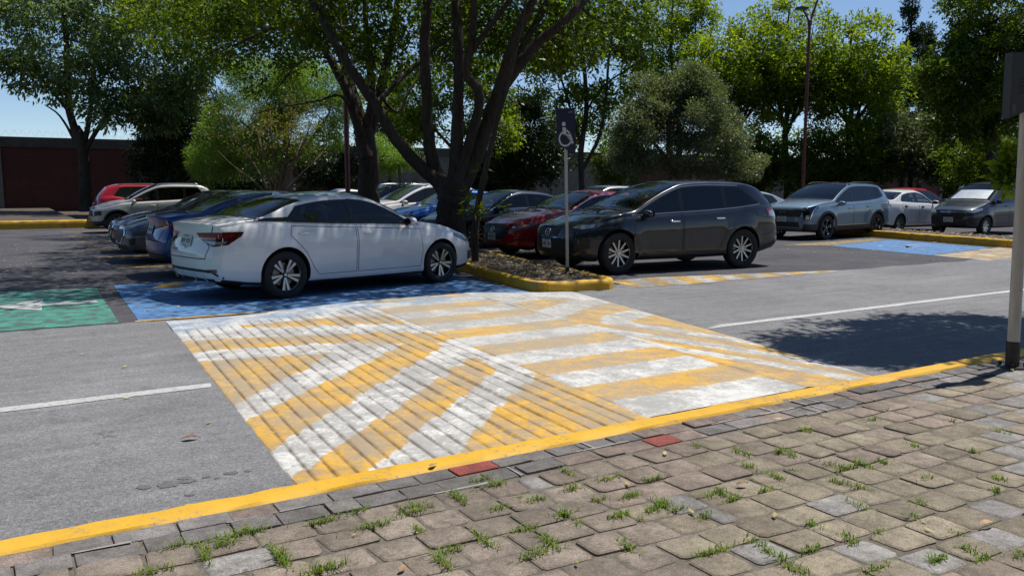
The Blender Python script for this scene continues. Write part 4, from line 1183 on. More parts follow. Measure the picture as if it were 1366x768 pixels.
# ---- silver saloon behind the charcoal suv
S = sedan_base(name='sedan', paint=P_SILV, group=GROUP_F, label='silver sedan between the charcoal suv and the steel blue suv, mostly hidden', wstyle='silver', spokes=8, hi=False)
c = Car(S); rear_sedan(c); place_uv(c, 18.7, 18.1, 180)
# ---- cars of the far row behind
S = scaled(suv_base(name='suv', paint=P_PEARL, group=GROUP_F, label='white suv with a tail spoiler just showing over the steel blue suv', spokes=8, hi=False), .97, 1.02)
c = Car(S); place_uv(c, 32.6, 25.6, 180)
S = scaled(suv_base(name='suv', paint=P_BLK, group=GROUP_F, label='black suv in the far row, its roof showing left of the red hatchback', spokes=8, hi=False), .97, 1.0)
c = Car(S); place_uv(c, 37.4, 26.3, 0)
S = sedan_base(name='hatchback', paint=P_RED, group=GROUP_F, label='red hatchback parked behind the white sedan beyond the far kerb', wstyle='silver', spokes=8, hi=False,
    top=[(-2.18, 1.15), (-1.95, 1.28), (-1.6, 1.40), (-1.1, 1.475), (-.6, 1.50), (-.2, 1.49), (.1, 1.43), (.45, 1.28), (.90, 1.05), (1.1, 1.005), (1.5, .96), (1.9, .885), (2.12, .82), (2.26, .74)], xr=-2.18, rw=(-1.3, -2.0), dlo=(.92, -1.4, -1.2))
c = Car(S); place_uv(c, 31.0, 20.1, 0)
S = scaled(suv_base(name='suv', paint=P_SILV, group=GROUP_F, label='silver suv with wide dark rear window in the far row, left of the minivan', spokes=8, hi=False, rwz=(1.44, 1.08, .56, .70)), .95, .98)
c = Car(S); place_uv(c, 34.6, 19.4, 28)
S = scaled(suv_base(name='suv', paint=P_SILV, group=GROUP_R, label='silver blue suv roof just visible above the crimson hatchback', spokes=8, hi=False), .95, .96)
c = Car(S); place_uv(c, 20.6, 27.0, 180)
# ------------------------------------------------------------------ ground, road, lot
def uvsheet(name, poly, z, mat, res=None, kind='structure', parent=None):
    P = [(*W2(u, v), z) for u, v in poly]
    o = obj(name, P, [tuple(range(len(P)))], mat, parent)
    if kind: o['kind'] = kind
    return o
def wobble(a, b, amp, n, seed):
    """ragged edge between two uv points"""
    r = np.random.default_rng(seed); q = []
    a = np.array(a, float); b = np.array(b, float); d = b-a; nn = np.array([-d[1], d[0]])/np.linalg.norm(d)
    for i in range(n):
        t = i/n; q.append(tuple(a+d*t+nn*(r.normal()*amp if 0 < i else 0)))
    return q
SOIL = simple('dry_soil', (.075, .058, .042), .95, noise=.5, nscale=14, bump=.6)
FIELD = simple('far_ground', (.11, .10, .075), .95, noise=.3, nscale=.4)
uvsheet('ground', [(-900, -900), (900, -900), (900, 900), (-900, 900)], -.012, FIELD)
LOTM = asphalt('lot_asphalt', (.062, .060, .069), .30, .0, .7, dirt=(.10, .095, .09))
ROADM = asphalt('road_asphalt', (.172, .171, .176), .18, .16, .62)
uvsheet('parking_lot', [(-60, 9.5), (120, 9.5), (120, 59), (-60, 59)], -.004, LOTM)
e = [(-60, 10.0)]+wobble((-6, 10.02), (1.5, 10.08), .02, 70, 3)+[(1.5, 10.05), (3.6, 9.9), (6.6, 9.8)]+wobble((6.8, 9.9), (9.2, 10.35), .03, 30, 4)+wobble((9.2, 10.35), (13.2, 9.75), .025, 30, 8)+wobble((13.2, 9.75), (30, 9.5), .05, 60, 5)+[(90, 9.5)]
uvsheet('road', [(-60, 3.735)]+[(90, 3.735)]+e[::-1], 0., ROADM)

# white lane line, broken by the crossing
WHITEP = road_paint('white_road_paint', (.45, .45, .44), (.17, .168, .168), .55, 28)
o = uvsheet('lane_line', wobble((-12, 6.44), (1.28, 6.44), .006, 60, 9)+[(1.28, 6.44)]+wobble((1.30, 6.575), (-12, 6.575), .006, 60, 10), .004, WHITEP)
o = uvsheet('lane_line', wobble((6.3, 6.38), (60, 6.44), .008, 160, 11)+[(60, 6.44)]+wobble((60, 6.56), (6.35, 6.51), .008, 160, 12), .004, WHITEP)
YELP = road_paint('yellow_road_paint', (.56, .34, .07), (.06, .058, .063), .55, 8)
for v in (17.1, 19.95, 22.9, 26.0, 29.1, 32.1):
    uvsheet('bay_line', [(1.75, v-.07), (7.0, v-.07), (7.0, v+.07), (1.75, v+.07)], .001, YELP)
for v in (14.0, 17.0, 20.0, 23.0, 26.0):
    uvsheet('bay_line', [(9.2, v-.06), (13.6, v-.06), (13.6, v+.06), (9.2, v+.06)], .001, YELP)
GREENP = road_paint('green_road_paint', (.055, .25, .19), (.07, .068, .07), .80, 4.5, True, .22)
BLUEP = road_paint('blue_road_paint', (.075, .215, .45), (.085, .10, .14), .80, 5, False, .25)
uvsheet('green_paint_lane', wobble((-4, 10.22), (1.06, 10.16), .012, 50, 21)+[(1.06, 10.16), (1.16, 13.9), (-4, 14.4)], .001, GREENP)
ARROWP = road_paint('arrow_white_paint', (.43, .45, .43), (.14, .27, .22), .03, 22)
uvsheet('arrow_marking', [(-.18, 12.28), (.42, 12.80), (.40, 12.42), (1.02, 12.30), (1.02, 12.02), (.38, 12.12), (.36, 11.64)], .005, ARROWP)
uvsheet('blue_parking_bay', [(1.26, 10.12), (1.42, 14.1), (6.6, 14.1), (6.45, 10.0), (3.6, 10.0)], .001, BLUEP)
uvsheet('bay_edge_line', [(1.22, 10.08), (3.2, 10.04), (3.2, 10.10), (1.22, 10.15)], .005, YELP)
for u in (1.85, 2.75, 3.9): uvsheet('bay_hatch', [(u, 13.35), (u+.35, 13.35), (u+.62, 13.95), (u+.27, 13.95)], .005, YELP)
# blue bay on the right, its worn symbol and the hatched strips
uvsheet('blue_parking_bay', [(18.3, 14.1)]+wobble((17.6, 10.9), (21.1, 11.45), .02, 20, 31)+[(21.1, 11.45), (21.9, 14.8)], .001, BLUEP)
DUSTP = road_paint('dusty_yellow_paint', (.42, .29, .10), (.09, .085, .08), 1.0, 6)
uvsheet('bay_edge_line', [(18.3, 14.14), (21.9, 14.84), (21.8, 15.35), (17.5, 14.9)], .001, DUSTP)
WORNW = road_paint('worn_white_symbol', (.45, .47, .5), (.06, .19, .44), 1.05, 12)
mb = MB()
def iso_sym(s):
    """wheelchair symbol outlines, about one unit tall, y up"""
    head = [(-.06+.085*math.cos(t), .86+.085*math.sin(t)) for t in np.linspace(0, 2*math.pi, 20)[:-1]]
    ring = [(.0+.30*math.cos(t), .30+.30*math.sin(t)) for t in np.linspace(R(115), R(345), 26)]+[(.0+.235*math.cos(t), .30+.235*math.sin(t)) for t in np.linspace(R(345), R(115), 26)]
    torso = [(-.13, .72), (.02, .72), (.03, .56), (.14, .46), (.20, .50), (.19, .42), (.04, .50), (.03, .40), (.16, .40), (.27, .08), (.37, .12), (.24, .47), (.24, .48), (-.10, .38)]
    torso = [(-.12, .73), (.0, .74), (.045, .70), (.05, .42), (.20, .42), (.30, .10), (.38, .13), (.255, .48), (-.11, .48)]
    arm = [(.06, .66), (.20, .56), (.235, .51), (.17, .50), (.06, .58)]
    return [[(x*s, y*s) for x, y in q] for q in (head, ring, torso, arm)]
for q in iso_sym(1.7):
    P = [(*W2(19.0+y*1.15, 13.0-x*.9), .005+.0003*len(mb.f)) for x, y in q]; mb.add(P, [tuple(range(len(P)))])
o = mb.build('wheelchair_marking', WORNW); o['kind'] = 'structure'
# yellow and white hatch: signed distance painted by a material
def sdf_paint(name, yellow, white, under, wear, seedscale=1.):
    m, nt, N, L, b = newmat(name)
    a = N.new('ShaderNodeAttribute'); a.attribute_name = 'stripe'
    g = N.new('ShaderNodeAttribute'); g.attribute_name = 'groove'
    bl = N.new('ShaderNodeAttribute'); bl.attribute_name = 'apron'
    tc = N.new('ShaderNodeTexCoord'); P = tc.outputs['Object']
    e1 = noise_node(N, L, P, 16, 4, .6); n2 = noise_node(N, L, P, 4.2, 8, .72, .4); n3 = noise_node(N, L, P, 30, 6, .7); n4 = noise_node(N, L, P, 140, 3, .7)
    n5 = noise_node(N, L, P, 1.1, 5, .6)
    pk = N.new('ShaderNodeAttribute'); pk.attribute_name = 'plank'
    s = mathn(N, L, 'ADD', mathn(N, L, 'ADD', a.outputs['Fac'], mathn(N, L, 'MULTIPLY', mathn(N, L, 'SUBTRACT', pk.outputs['Fac'], .5), .045)), maprange(N, L, e1.outputs['Fac'], .3, .7, -.026, .026))
    f = maprange(N, L, s, -.008, .008, 1, 0)
    y2 = mixc(N, L, maprange(N, L, n2.outputs['Fac'], .38, .68, 0, 1), yellow, [c*k for c, k in zip(yellow, (.62, .60, .9))])
    w2 = mixc(N, L, maprange(N, L, n2.outputs['Fac'], .38, .68, 0, 1), white, [c*.62 for c in white])
    du = N.new('ShaderNodeAttribute'); du.attribute_name = 'dust'
    y3 = mixc(N, L, mathn(N, L, 'MULTIPLY', du.outputs['Fac'], maprange(N, L, n5.outputs['Fac'], .35, .65, .35, .9)), y2, (.43, .325, .180))
    w3 = mixc(N, L, mathn(N, L, 'MULTIPLY', du.outputs['Fac'], .55), w2, (.37, .358, .338))
    c = mixc(N, L, f, w3, y3)
    wr = mathn(N, L, 'ADD', mathn(N, L, 'MULTIPLY', n3.outputs['Fac'], .55), mathn(N, L, 'MULTIPLY', n2.outputs['Fac'], .45))
    wr = mathn(N, L, 'ADD', wr, mathn(N, L, 'MULTIPLY', mathn(N, L, 'SUBTRACT', n5.outputs['Fac'], .5), .5))
    wr = mathn(N, L, 'ADD', wr, mathn(N, L, 'MULTIPLY', mathn(N, L, 'SUBTRACT', pk.outputs['Fac'], .5), .075))
    wv = maprange(N, L, wr, .585-.16*wear, .70-.16*wear, 0, .66)
    c = mixc(N, L, wv, c, under)
    # grime settled in the grooves and rubbed blue paint on the far apron
    c = mixc(N, L, mathn(N, L, 'MULTIPLY', g.outputs['Fac'], maprange(N, L, n2.outputs['Fac'], .38, .62, .0, .75)), c, (.16, .105, .045))
    bf = mathn(N, L, 'MULTIPLY', bl.outputs['Fac'], maprange(N, L, n2.outputs['Fac'], .42, .66, .15, .95))
    c = mixc(N, L, bf, c, (.17, .27, .40))
    c = mixc(N, L, 1., c, maprange(N, L, n4.outputs['Fac'], .3, .7, .88, 1.12), 'MULTIPLY')
    L.new(c, b.inputs['Base Color']); b.inputs['Roughness'].default_value = .72; b.inputs['Specular IOR Level'].default_value = .3
    bumpn(N, L, n4.outputs['Fac'], b, .5, .005)
    return m
def poly_sd(P, poly):
    """signed distance (negative inside), P (n,2)"""
    poly = np.array(poly, float); n = len(poly); d = np.full(len(P), 1e9); inside = np.zeros(len(P), bool)
    for i in range(n):
        a = poly[i]; b = poly[(i+1) % n]; e = b-a; w = P-a
        t = np.clip((w@e)/(e@e), 0, 1); d = np.minimum(d, np.linalg.norm(w-np.outer(t, e), axis=1))
        c = ((a[1] > P[:, 1]) != (b[1] > P[:, 1])) & (P[:, 0] < (b[0]-a[0])*(P[:, 1]-a[1])/((b[1]-a[1]) if b[1] != a[1] else 1e-9)+a[0])
        inside ^= c
    return np.where(inside, -d, d)
def attr(o, name, vals):
    a = o.data.attributes.new(name, 'FLOAT', 'POINT'); a.data.foreach_set('value', np.asarray(vals, np.float32))
XP = sdf_paint('crossing_paint', (.66, .375, .042), (.68, .67, .64), (.27, .26, .245), .95)
V0, V1 = 3.742, 9.90
def xe(t): return (1.17+.34*t, 3.27+.41*t, 4.70+.50*t, 5.80+1.22*t)
def crossing():
    nl = 20; per = 9
    # columns across: left ramp planks, platform, right ramp planks
    S = []   # (segment, fraction, dip, grime)
    for k in range(nl):
        for j in range(per):
            q = j/per; d = abs(q-.0) if q < .5 else abs(1-q)
            S.append((0, (k+q)/nl, 1. if j == 0 else (.18 if j in (1, per-1) else 0), 1. if j == 0 else (.35 if j in (1, per-1) else 0)))
    S.append((1, 0., .6, .8)); S.append((1, .012, 0, 0))
    for k in range(1, 24): S.append((1, k/24, 0, 0))
    nr = 13
    for k in range(nr):
        for j in range(6):
            q = j/6; S.append((2, (k+q)/nr, .8 if j == 0 else (.25 if j in (1, 5) else 0), .9 if j == 0 else (.2 if j in (1, 5) else 0)))
    S.append((2, 1., 0, .2))
    nt_ = 150; T = np.linspace(0, 1, nt_)
    uv = []; Z = []; G = []; AP = []
    r = np.random.default_rng(4)
    ph = r.uniform(0, 6, 60); plank = r.normal(0, .0035, 60)
    for t in T:
        L_, P_, Q_, R_ = xe(t); v = V0+(V1-V0)*t
        endk = min(1., (1-t)/.055); endk = endk*endk*(3-2*endk)
        for (s, f, d, g) in S:
            if s == 0: u = L_+(P_-L_)*f; z = .006+.118*(f**.85)
            elif s == 1: u = P_+(Q_-P_)*f; z = .124
            else: u = Q_+(R_-Q_)*f; z = .124*(1-f)**.9+.005
            k = int(f*20)
            chip = .5+.5*math.sin(v*5.1+ph[k])*math.sin(v*13+ph[k+20])
            fade = 1. if t < .86 else max(0, 1-(t-.86)/.03)
            dep = .0115 if s == 0 else .009
            if s == 1: dep = .012
            z -= d*dep*(.65+.5*chip)*fade*(1 if s != 2 else min(1, f*4))
            if s == 0: z += plank[k]*fade+.002*math.sin(v*2.2+ph[k])
            z = z*endk+.006*(1-endk)
            uv.append((u, v)); Z.append(z); G.append(g*fade); AP.append(min(1, max(0, (t-.845+.06*(s == 1)*0)/.02)) if s != 2 else min(1, max(0, (t-.93)/.05)))
    uv = np.array(uv); n = len(S)
    per_ = .845; vv = uv[:, 1]; uu = uv[:, 0]
    # platform and right ramp: bars parallel to the road
    vq = vv-.10*np.maximum(0, uu-4.7)
    q = np.mod(vq-4.16, per_); bars = np.maximum(-q, q-.42); bars = np.where(q > .42+(.845-.42)/2, per_-q, bars)
    bars = np.where(vq < 4.0, 1., bars)
    ys = [[(.95, 3.92), (1.26, 3.70), (3.22, 5.44), (3.30, 5.97)],
          [(1.20, 5.30), (1.17, 4.60), (3.30, 6.5), (3.12, 6.86)],
          [(1.33, 7.46), (1.2, 7.1), (1.2, 5.70), (2.06, 6.52), (2.42, 6.90)],
          [(1.3, 8.62), (1.3, 7.95), (2.53, 7.33), (3.25, 6.58), (3.5, 6.75), (3.4, 7.19), (2.34, 7.96)],
          [(2.04, 8.95), (2.31, 8.58), (3.48, 7.75), (3.5, 8.40), (2.77, 8.76)],
          [(1.72, 3.6), (2.08, 3.96), (2.46, 4.33), (3.07, 4.86), (3.6, 5.3), (3.6, 3.6)]]
    left = np.full(len(uv), 9.)
    # the right ramp carries the same chevrons, mirrored and squeezed
    mir = []
    for t in T:
        L_, P_, Q_, R_ = xe(t)
        for (s, f, d, g) in S: mir.append(P_-(P_-L_)*f if s == 2 else 0)
    segm = np.array([s[0] for s in S]*nt_)
    uvm = np.stack([np.where(segm == 2, np.array(mir), uv[:, 0]), uv[:, 1]], 1)
    for p in ys: left = np.minimum(left, poly_sd(uvm, p))
    seg = np.array([s[0] for s in S]*nt_)
    st = np.where(seg == 1, bars, left)
    # apron carries no stripes on the left ramp; the near end white bar
    V = [(*W2(u, v), z) for (u, v), z in zip(uv, Z)]
    F = [(a*n+i, a*n+i+1, (a+1)*n+i+1, (a+1)*n+i) for a in range(nt_-1) for i in range(n-1)]
    o = obj('raised_crossing', V, F, XP, None, True, 25); o['kind'] = 'structure'
    du = np.clip((uv[:, 1]-3.9)/2.6, 0, 1)*np.where(seg == 1, 1., np.where(seg == 2, .85, .50)); du = np.where(seg == 1, np.maximum(du, .40), np.maximum(du, .12))
    pv = r.random(64); attr(o, 'plank', np.array([pv[int(f*20+1e-6) % 20] if s_ == 0 else (.5 if s_ == 1 else .35+.3*pv[30+int(f*13+1e-6) % 13]) for (s_, f, d, g) in S]*nt_))
    attr(o, 'dust', du); attr(o, 'stripe', st); attr(o, 'groove', G); attr(o, 'apron', AP)
crossing()
def hatch(name, poly, bars, z, under):
    """white strip with yellow bars"""
    P = [p for p in poly]; v2, f = tri_poly(P, .12)
    o = obj(name, [(*W2(u, v), z) for u, v in v2], f, sdf_paint(name+'_paint', (.58, .36, .07), (.46, .44, .40), under, .95))
    d = np.full(len(v2), 9.)
    for b in bars: d = np.minimum(d, poly_sd(np.array([(p[0], p[1]) for p in v2]), b))
    attr(o, 'plank', np.full(len(v2), .5)); attr(o, 'stripe', d); attr(o, 'groove', np.zeros(len(v2))); attr(o, 'apron', np.zeros(len(v2))); o['kind'] = 'structure'
B = [[(u, 9.4), (u+.32, 9.4), (u+.97, 10.8), (u+.65, 10.8)] for u in np.arange(7.2, 13.6, .62)]
hatch('hatched_strip', [(8.15, 9.62), (9.1, 9.56), (12.9, 9.66), (12.8, 9.78), (9.2, 10.62), (8.25, 10.55)], B, .004, (.10, .098, .10))
B = [[(u, 9.2), (u+.30, 9.2), (u+.75, 11.5), (u+.45, 11.5)] for u in np.arange(16.9, 24, .62)]
hatch('hatched_strip', [(17.35, 9.45), (23.5, 10.0), (23.5, 11.9), (21.1, 11.41), (17.64, 10.86)], B, .002, (.10, .098, .10))

# ---- raised kerbs
def kerb_paint(name):
    m, nt, N, L, b = newmat(name)
    tc = N.new('ShaderNodeTexCoord'); P = tc.outputs['Object']
    n1 = noise_node(N, L, P, 5, 9, .75, .3); n2 = noise_node(N, L, P, 45, 5, .7); n3 = noise_node(N, L, P, 1.4, 4, .6)
    c = mixc(N, L, maprange(N, L, n1.outputs['Fac'], .35, .7, 0, 1), (.66, .385, .028), (.55, .30, .025))
    s = mathn(N, L, 'ADD', mathn(N, L, 'MULTIPLY', n1.outputs['Fac'], .6), mathn(N, L, 'MULTIPLY', n2.outputs['Fac'], .4))
    s = mathn(N, L, 'ADD', s, mathn(N, L, 'MULTIPLY', mathn(N, L, 'SUBTRACT', n3.outputs['Fac'], .5), .25))
    c = mixc(N, L, maprange(N, L, s, .548, .60, 0, .9), c, (.20, .185, .165))
    L.new(c, b.inputs['Base Color']); b.inputs['Roughness'].default_value = .6; b.inputs['Specular IOR Level'].default_value = .35
    bumpn(N, L, n2.outputs['Fac'], b, .4, .008); return m
KERB = kerb_paint('yellow_kerb_paint')
def kerb_path(name, pts, w, h, mat, z0=-.02, closed=False, rnd=.03, label=None, seed=1):
    """kerb stone swept along uv points; pts on its outer edge, body to the left of travel"""
    r = np.random.default_rng(seed)
    Q = []
    for a, b in zip(pts[:-1], pts[1:]):
        k = max(1, int(math.dist(a, b)/.12))
        Q += [(a[0]+(b[0]-a[0])*j/k, a[1]+(b[1]-a[1])*j/k) for j in range(k)]
    Q.append(pts[-1])
    # joints between kerb stones
    Q2 = []; SH = []; acc = r.uniform(.2, .8)
    for i, p in enumerate(Q):
        Q2.append(p); SH.append(0.)
        if i+1 < len(Q):
            L_ = math.dist(p, Q[i+1]); acc += L_
            if acc > .98 and L_ > .03 and i < 260:
                acc = 0.; d = ((Q[i+1][0]-p[0])/L_, (Q[i+1][1]-p[1])/L_)
                for o_, sh in ((.30, 0.), (.30+.004/L_, 1.), (.30+.010/L_, 1.), (.30+.014/L_, 0.)):
                    Q2.append((p[0]+d[0]*o_*L_, p[1]+d[1]*o_*L_)); SH.append(sh)
    Q = Q2; n = len(Q)
    prof = [(0, z0), (.004, h*.5), (.008, h-rnd), (.008+rnd*.3, h-rnd*.3), (.008+rnd, h), (w-rnd*.6, h), (w, h-rnd*.6), (w, z0)]
    V = []; F = []; k = len(prof)
    for i, p in enumerate(Q):
        a = Q[max(i-1, 0)]; b = Q[min(i+1, n-1)]; t = np.array([b[0]-a[0], b[1]-a[1]]); t /= np.linalg.norm(t); nn = (-t[1], t[0])
        for o_, z in prof:
            jj = r.normal(0, .003)+SH[i]*(.014 if o_ < w*.5 else -.0)
            V.append((*W2(p[0]+nn[0]*(o_+jj), p[1]+nn[1]*(o_+jj)), z+(r.normal(0, .002)-SH[i]*.016 if z > 0 else 0)))
    for i in range(n-1):
        for j in range(k-1): F.append((i*k+j, (i+1)*k+j, (i+1)*k+j+1, i*k+j+1))
    F.append(tuple(range(k))); F.append(tuple((n-1)*k+j for j in range(k-1, -1, -1)))
    o = obj(name, V, F, mat, None, True, 40); o['kind'] = 'structure'
    return o
# pavement kerb: travel in +u with body toward -v means reversing the direction
kerb_path('kerb', [(40, 3.742), (7.5, 3.742), (3.2, 3.752), (1.1, 3.742), (-12, 3.735)], .18, .13, KERB, seed=2)
# ------------------------------------------------------------------ pavement of setts
def sett_material():
    m, nt, N, L, b = newmat('sett_stone')
    a = N.new('ShaderNodeAttribute'); a.attribute_name = 'tone'; a.attribute_type = 'GEOMETRY'
    tc = N.new('ShaderNodeTexCoord'); P = tc.outputs['Object']
    n1 = noise_node(N, L, P, 11, 7, .7, .3); n2 = noise_node(N, L, P, 170, 4, .75); n3 = noise_node(N, L, P, 38, 6, .7)
    n4 = noise_node(N, L, P, 2.2, 5, .65)
    k = mathn(N, L, 'MULTIPLY', maprange(N, L, n1.outputs['Fac'], .36, .64, .72, 1.24), maprange(N, L, n2.outputs['Fac'], .36, .64, .60, 1.40))
    k = mathn(N, L, 'MULTIPLY', k, maprange(N, L, n4.outputs['Fac'], .36, .64, .80, 1.16))
    c = mixc(N, L, 1., a.outputs['Color'], k, 'MULTIPLY')
    c = mixc(N, L, maprange(N, L, n3.outputs['Fac'], .54, .66, 0, .6), c, (.085, .072, .055))
    L.new(c, b.inputs['Base Color']); b.inputs['Roughness'].default_value = .85; b.inputs['Specular IOR Level'].default_value = .28
    h = mathn(N, L, 'ADD', mathn(N, L, 'MULTIPLY', n3.outputs['Fac'], .6), mathn(N, L, 'MULTIPLY', n2.outputs['Fac'], .5))
    bumpn(N, L, h, b, .75, .007); return m
def pavement():
    r = np.random.default_rng(77)
    V = []; F = []; C = []
    Hs = .128
    def row_v(u, v): return v+.035*math.sin(u*.55+v*.8)+.012*math.sin(u*1.9+v*2.3)-.02*(u-2)*max(0, (3.2-v))*.28
    used = set()
    RED = {(2.03, 3.47), (3.05, 3.30)}
    v = 3.548; row = 0
    while v > -2.6:
        small = row < 2
        hgt = (.125 if row == 0 else .140) if small else .186
        u = -6+r.uniform(0, .3)
        while u < 16:
            w = (r.choice([.14, .19, .21, .24]) if small else (.212+r.normal(0, .014)) if r.random() > .07 else .12)
            g = .003 if small else .0048+abs(r.normal(0, .0022))
            u0, u1, v1, v0 = u+g, u+w-g, v-g, v-hgt+g
            uc, vc = (u0+u1)/2, (v0+v1)/2
            # tone
            s = r.random(); far = vc > 2.5
            greyp = .10+.62*min(1, max(0, (uc*.8-vc*.95-.85)/1.3))
            if small: base = [(.145, .142, .146), (.165, .160, .160), (.19, .155, .14), (.13, .127, .128)][r.integers(4)]
            elif s < greyp: base = (.222, .221, .222)
            elif far and s < .45 and uc > 1.5: base = (.208, .174, .150)
            elif s < .9: base = (.215, .192, .150)
            else: base = (.205, .178, .150)
            if vc > 1.9 and not small and uc < 2.2 and r.random() < .75: base = (.190, .165, .142)
            for ru, rv in RED:
                if (ru, rv) not in used and abs(uc-ru) < w*.55 and abs(vc-rv) < hgt*.6: base = (.235, .062, .055); used.add((ru, rv))
            k = 1+r.normal(0, .09); base = tuple(max(.01, c*k*q) for c, q in zip(base, (1.04, .985, .93)))
            zt = Hs+r.normal(0, .0026); tx, ty = r.normal(0, .012, 2)
            b = .004 if small else .010
            crn = [r.uniform(.006, .022) if not small else .005 for _ in range(4)]
            k0 = len(V); cor = []
            for (a, c) in ((u0, v0), (u1, v0), (u1, v1), (u0, v1)):
                cor.append((a+r.normal(0, .0045 if not small else .0025), c+r.normal(0, .0045 if not small else .0025)))
            def P(a, c, z):
                vv = row_v(a, c) if not small else c+.35*(row_v(a, 3.3)-3.3)*(row == 1)
                x, y = W2(a, min(vv, 3.562)); return (x, y, z+tx*(a-uc)+ty*(c-vc))
            # rounded outline: 8 points
            def ring(ins, z):
                out = []
                for i in range(4):
                    p = cor[i]; q = cor[(i+1) % 4]; o_ = cor[(i-1) % 4]
                    for t in (o_, q):
                        L_ = math.dist(p, t); f_ = crn[i]/L_
                        out.append((p[0]+(t[0]-p[0])*f_, p[1]+(t[1]-p[1])*f_))
                return [P(uc+(a-uc)*(1-ins/(w/2)), vc+(c-vc)*(1-ins/(hgt/2)), z) for a, c in out]
            R0 = ring(0, zt-.028); R1 = ring(.002, zt-b*.55); R2 = ring(b, zt)
            V.extend(R0+R1+R2)
            for q in range(2):
                for i in range(8):
                    j = (i+1) % 8; F.append((k0+q*8+i, k0+q*8+j, k0+(q+1)*8+j, k0+(q+1)*8+i))
            F.append(tuple(range(k0+16, k0+24)))
            C += [base]*24
            u += w
        v -= hgt; row += 1
    o = obj('sidewalk', V, F, sett_material(), None, True, 30); o['kind'] = 'structure'
    a = o.data.attributes.new('tone', 'FLOAT_COLOR', 'POINT')
    a.data.foreach_set('color', np.array([(*c, 1) for c in C], np.float32).ravel())
pavement()
MORTAR = simple('joint_soil', (.125, .108, .085), .95, noise=.45, nscale=30, bump=.5)
uvsheet('sidewalk_bed', [(-40, -14), (60, -14), (60, 3.564), (-40, 3.564)], .1195, MORTAR)
# lime mortar smears beside the small stones at the kerb
LIME = simple('lime_mortar', (.27, .26, .245), .9, noise=.3, nscale=25)
mb = MB()
r = np.random.default_rng(5)
for k in range(46):
    u = r.uniform(-1, 10); v = [3.418, 3.263][r.integers(2)]+r.normal(0, .004); L_ = r.uniform(.1, .32); w = r.uniform(.006, .014)
    if r.random() < .35: pts = [(u, v), (u+w, v), (u+w, v+.14), (u, v+.14)]
    else: pts = [(u, v-w/2), (u+L_, v-w/2+r.normal(0, .004)), (u+L_, v+w/2), (u, v+w/2)]
    mb.add([(*W2(a, b), .1315+.00002*k) for a, b in pts], [(0, 1, 2, 3)])
o = mb.build('mortar_smears', LIME); o['kind'] = 'structure'

# ------------------------------------------------------------------ planted islands
def island(name, outline, h, wk, inner_mat, seed, cut=None):
    kerb_path('kerb', outline[:cut], wk, h, KERB, seed=seed, rnd=.045)
    n = len(outline); P = []
    for i, p in enumerate(outline):
        a = outline[max(i-1, 0)]; b = outline[min(i+1, n-1)]; t = np.array([b[0]-a[0], b[1]-a[1]]); t = t/np.linalg.norm(t)
        P.append((p[0]-t[1]*(wk-.02), p[1]+t[0]*(wk-.02)))
    v2, f = tri_poly(P, .22); rr = np.random.default_rng(seed)
    nb = len(P)
    o = obj(name, [(*W2(u, v), h-.035+(rr.normal(0, .012))) for u, v in v2], f, inner_mat, None, True); o['kind'] = 'structure'
def arc(c, r, a0, a1, n):
    return [(c[0]+r*math.cos(R(a0+(a1-a0)*i/n)), c[1]+r*math.sin(R(a0+(a1-a0)*i/n))) for i in range(n+1)]
# travel so that the soil lies to the left: down the left side, round the tip, up the right side
ISL = [(12.4, 41.0), (8.45, 21.5), (7.42, 15.0), (6.83, 12.0), (6.58, 10.6)]+arc((7.02, 10.22), .50, 158, 292, 7)+arc((7.42, 10.12), .50, 292, 362, 5)+[(8.02, 11.0), (8.30, 12.4), (8.95, 15.8), (9.95, 21.5), (13.9, 41.0)]
island('planting_strip', ISL, .15, .13, SOIL, 21)
ISR = [(27.3, 36), (22.5, 15.3), (21.45, 11.2), (21.35, 10.6)]+arc((21.95, 10.4), .6, 165, 270, 6)+arc((22.6, 10.4), .6, 270, 360, 5)+[(23.3, 11.4), (24.2, 15.3), (29.0, 36)]
island('planting_strip', ISR, .2, .15, SOIL, 22, len(ISR)-3)
kerb_path('kerb', [(-60, 35.0), (2.6, 35.0), (3.2, 35.05)], .2, .30, KERB, seed=23, rnd=.06)
uvsheet('planting_bed', [(-60, 35.15), (2.2, 35.15), (2.55, 35.5), (2.55, 58.5), (-60, 58.5)], .25, SOIL)
uvsheet('planting_bed', [(2.8, 41), (120, 41), (120, 58.5), (2.8, 58.5)], .03, SOIL)
# fallen leaves and twigs on the soil
def scatter_flat(name, pts, size, cols, seed, zj=.012, asp=.45):
    r = np.random.default_rng(seed); n = len(pts); P = np.array(pts, float)
    a = r.uniform(0, 2*math.pi, n); s = size*r.uniform(.5, 1.5, n)
    tilt = r.normal(0, .25, (n, 2))
    V = np.zeros((n, 4, 3))
    for k, (lx, ly) in enumerate(((-.5, 0), (0, -asp/2), (.5, 0), (0, asp/2))):
        dx = (lx*np.cos(a)-ly*np.sin(a))*s; dy = (lx*np.sin(a)+ly*np.cos(a))*s
        V[:, k, 0] = P[:, 0]+dx; V[:, k, 1] = P[:, 1]+dy; V[:, k, 2] = P[:, 2]+np.abs(dx*tilt[:, 0]+dy*tilt[:, 1])+zj*r.uniform(.2, 1, n)
    F = np.arange(n*4).reshape(n, 4)
    o = obj(name, V.reshape(-1, 3), F.tolist(), leafmat(name+'_mat', cols, .15)); o['kind'] = 'stuff'
    attr(o, 'tint', np.repeat(r.random(n), 4)); return o
r = np.random.default_rng(8); pts = []
for k in range(2600):
    v = 10.2+abs(r.normal(0, 1))*4.5; uc = 7.3+(v-10.2)*.185; x, y = W2(uc+r.uniform(-.65, .65), v); pts.append((x, y, .125))
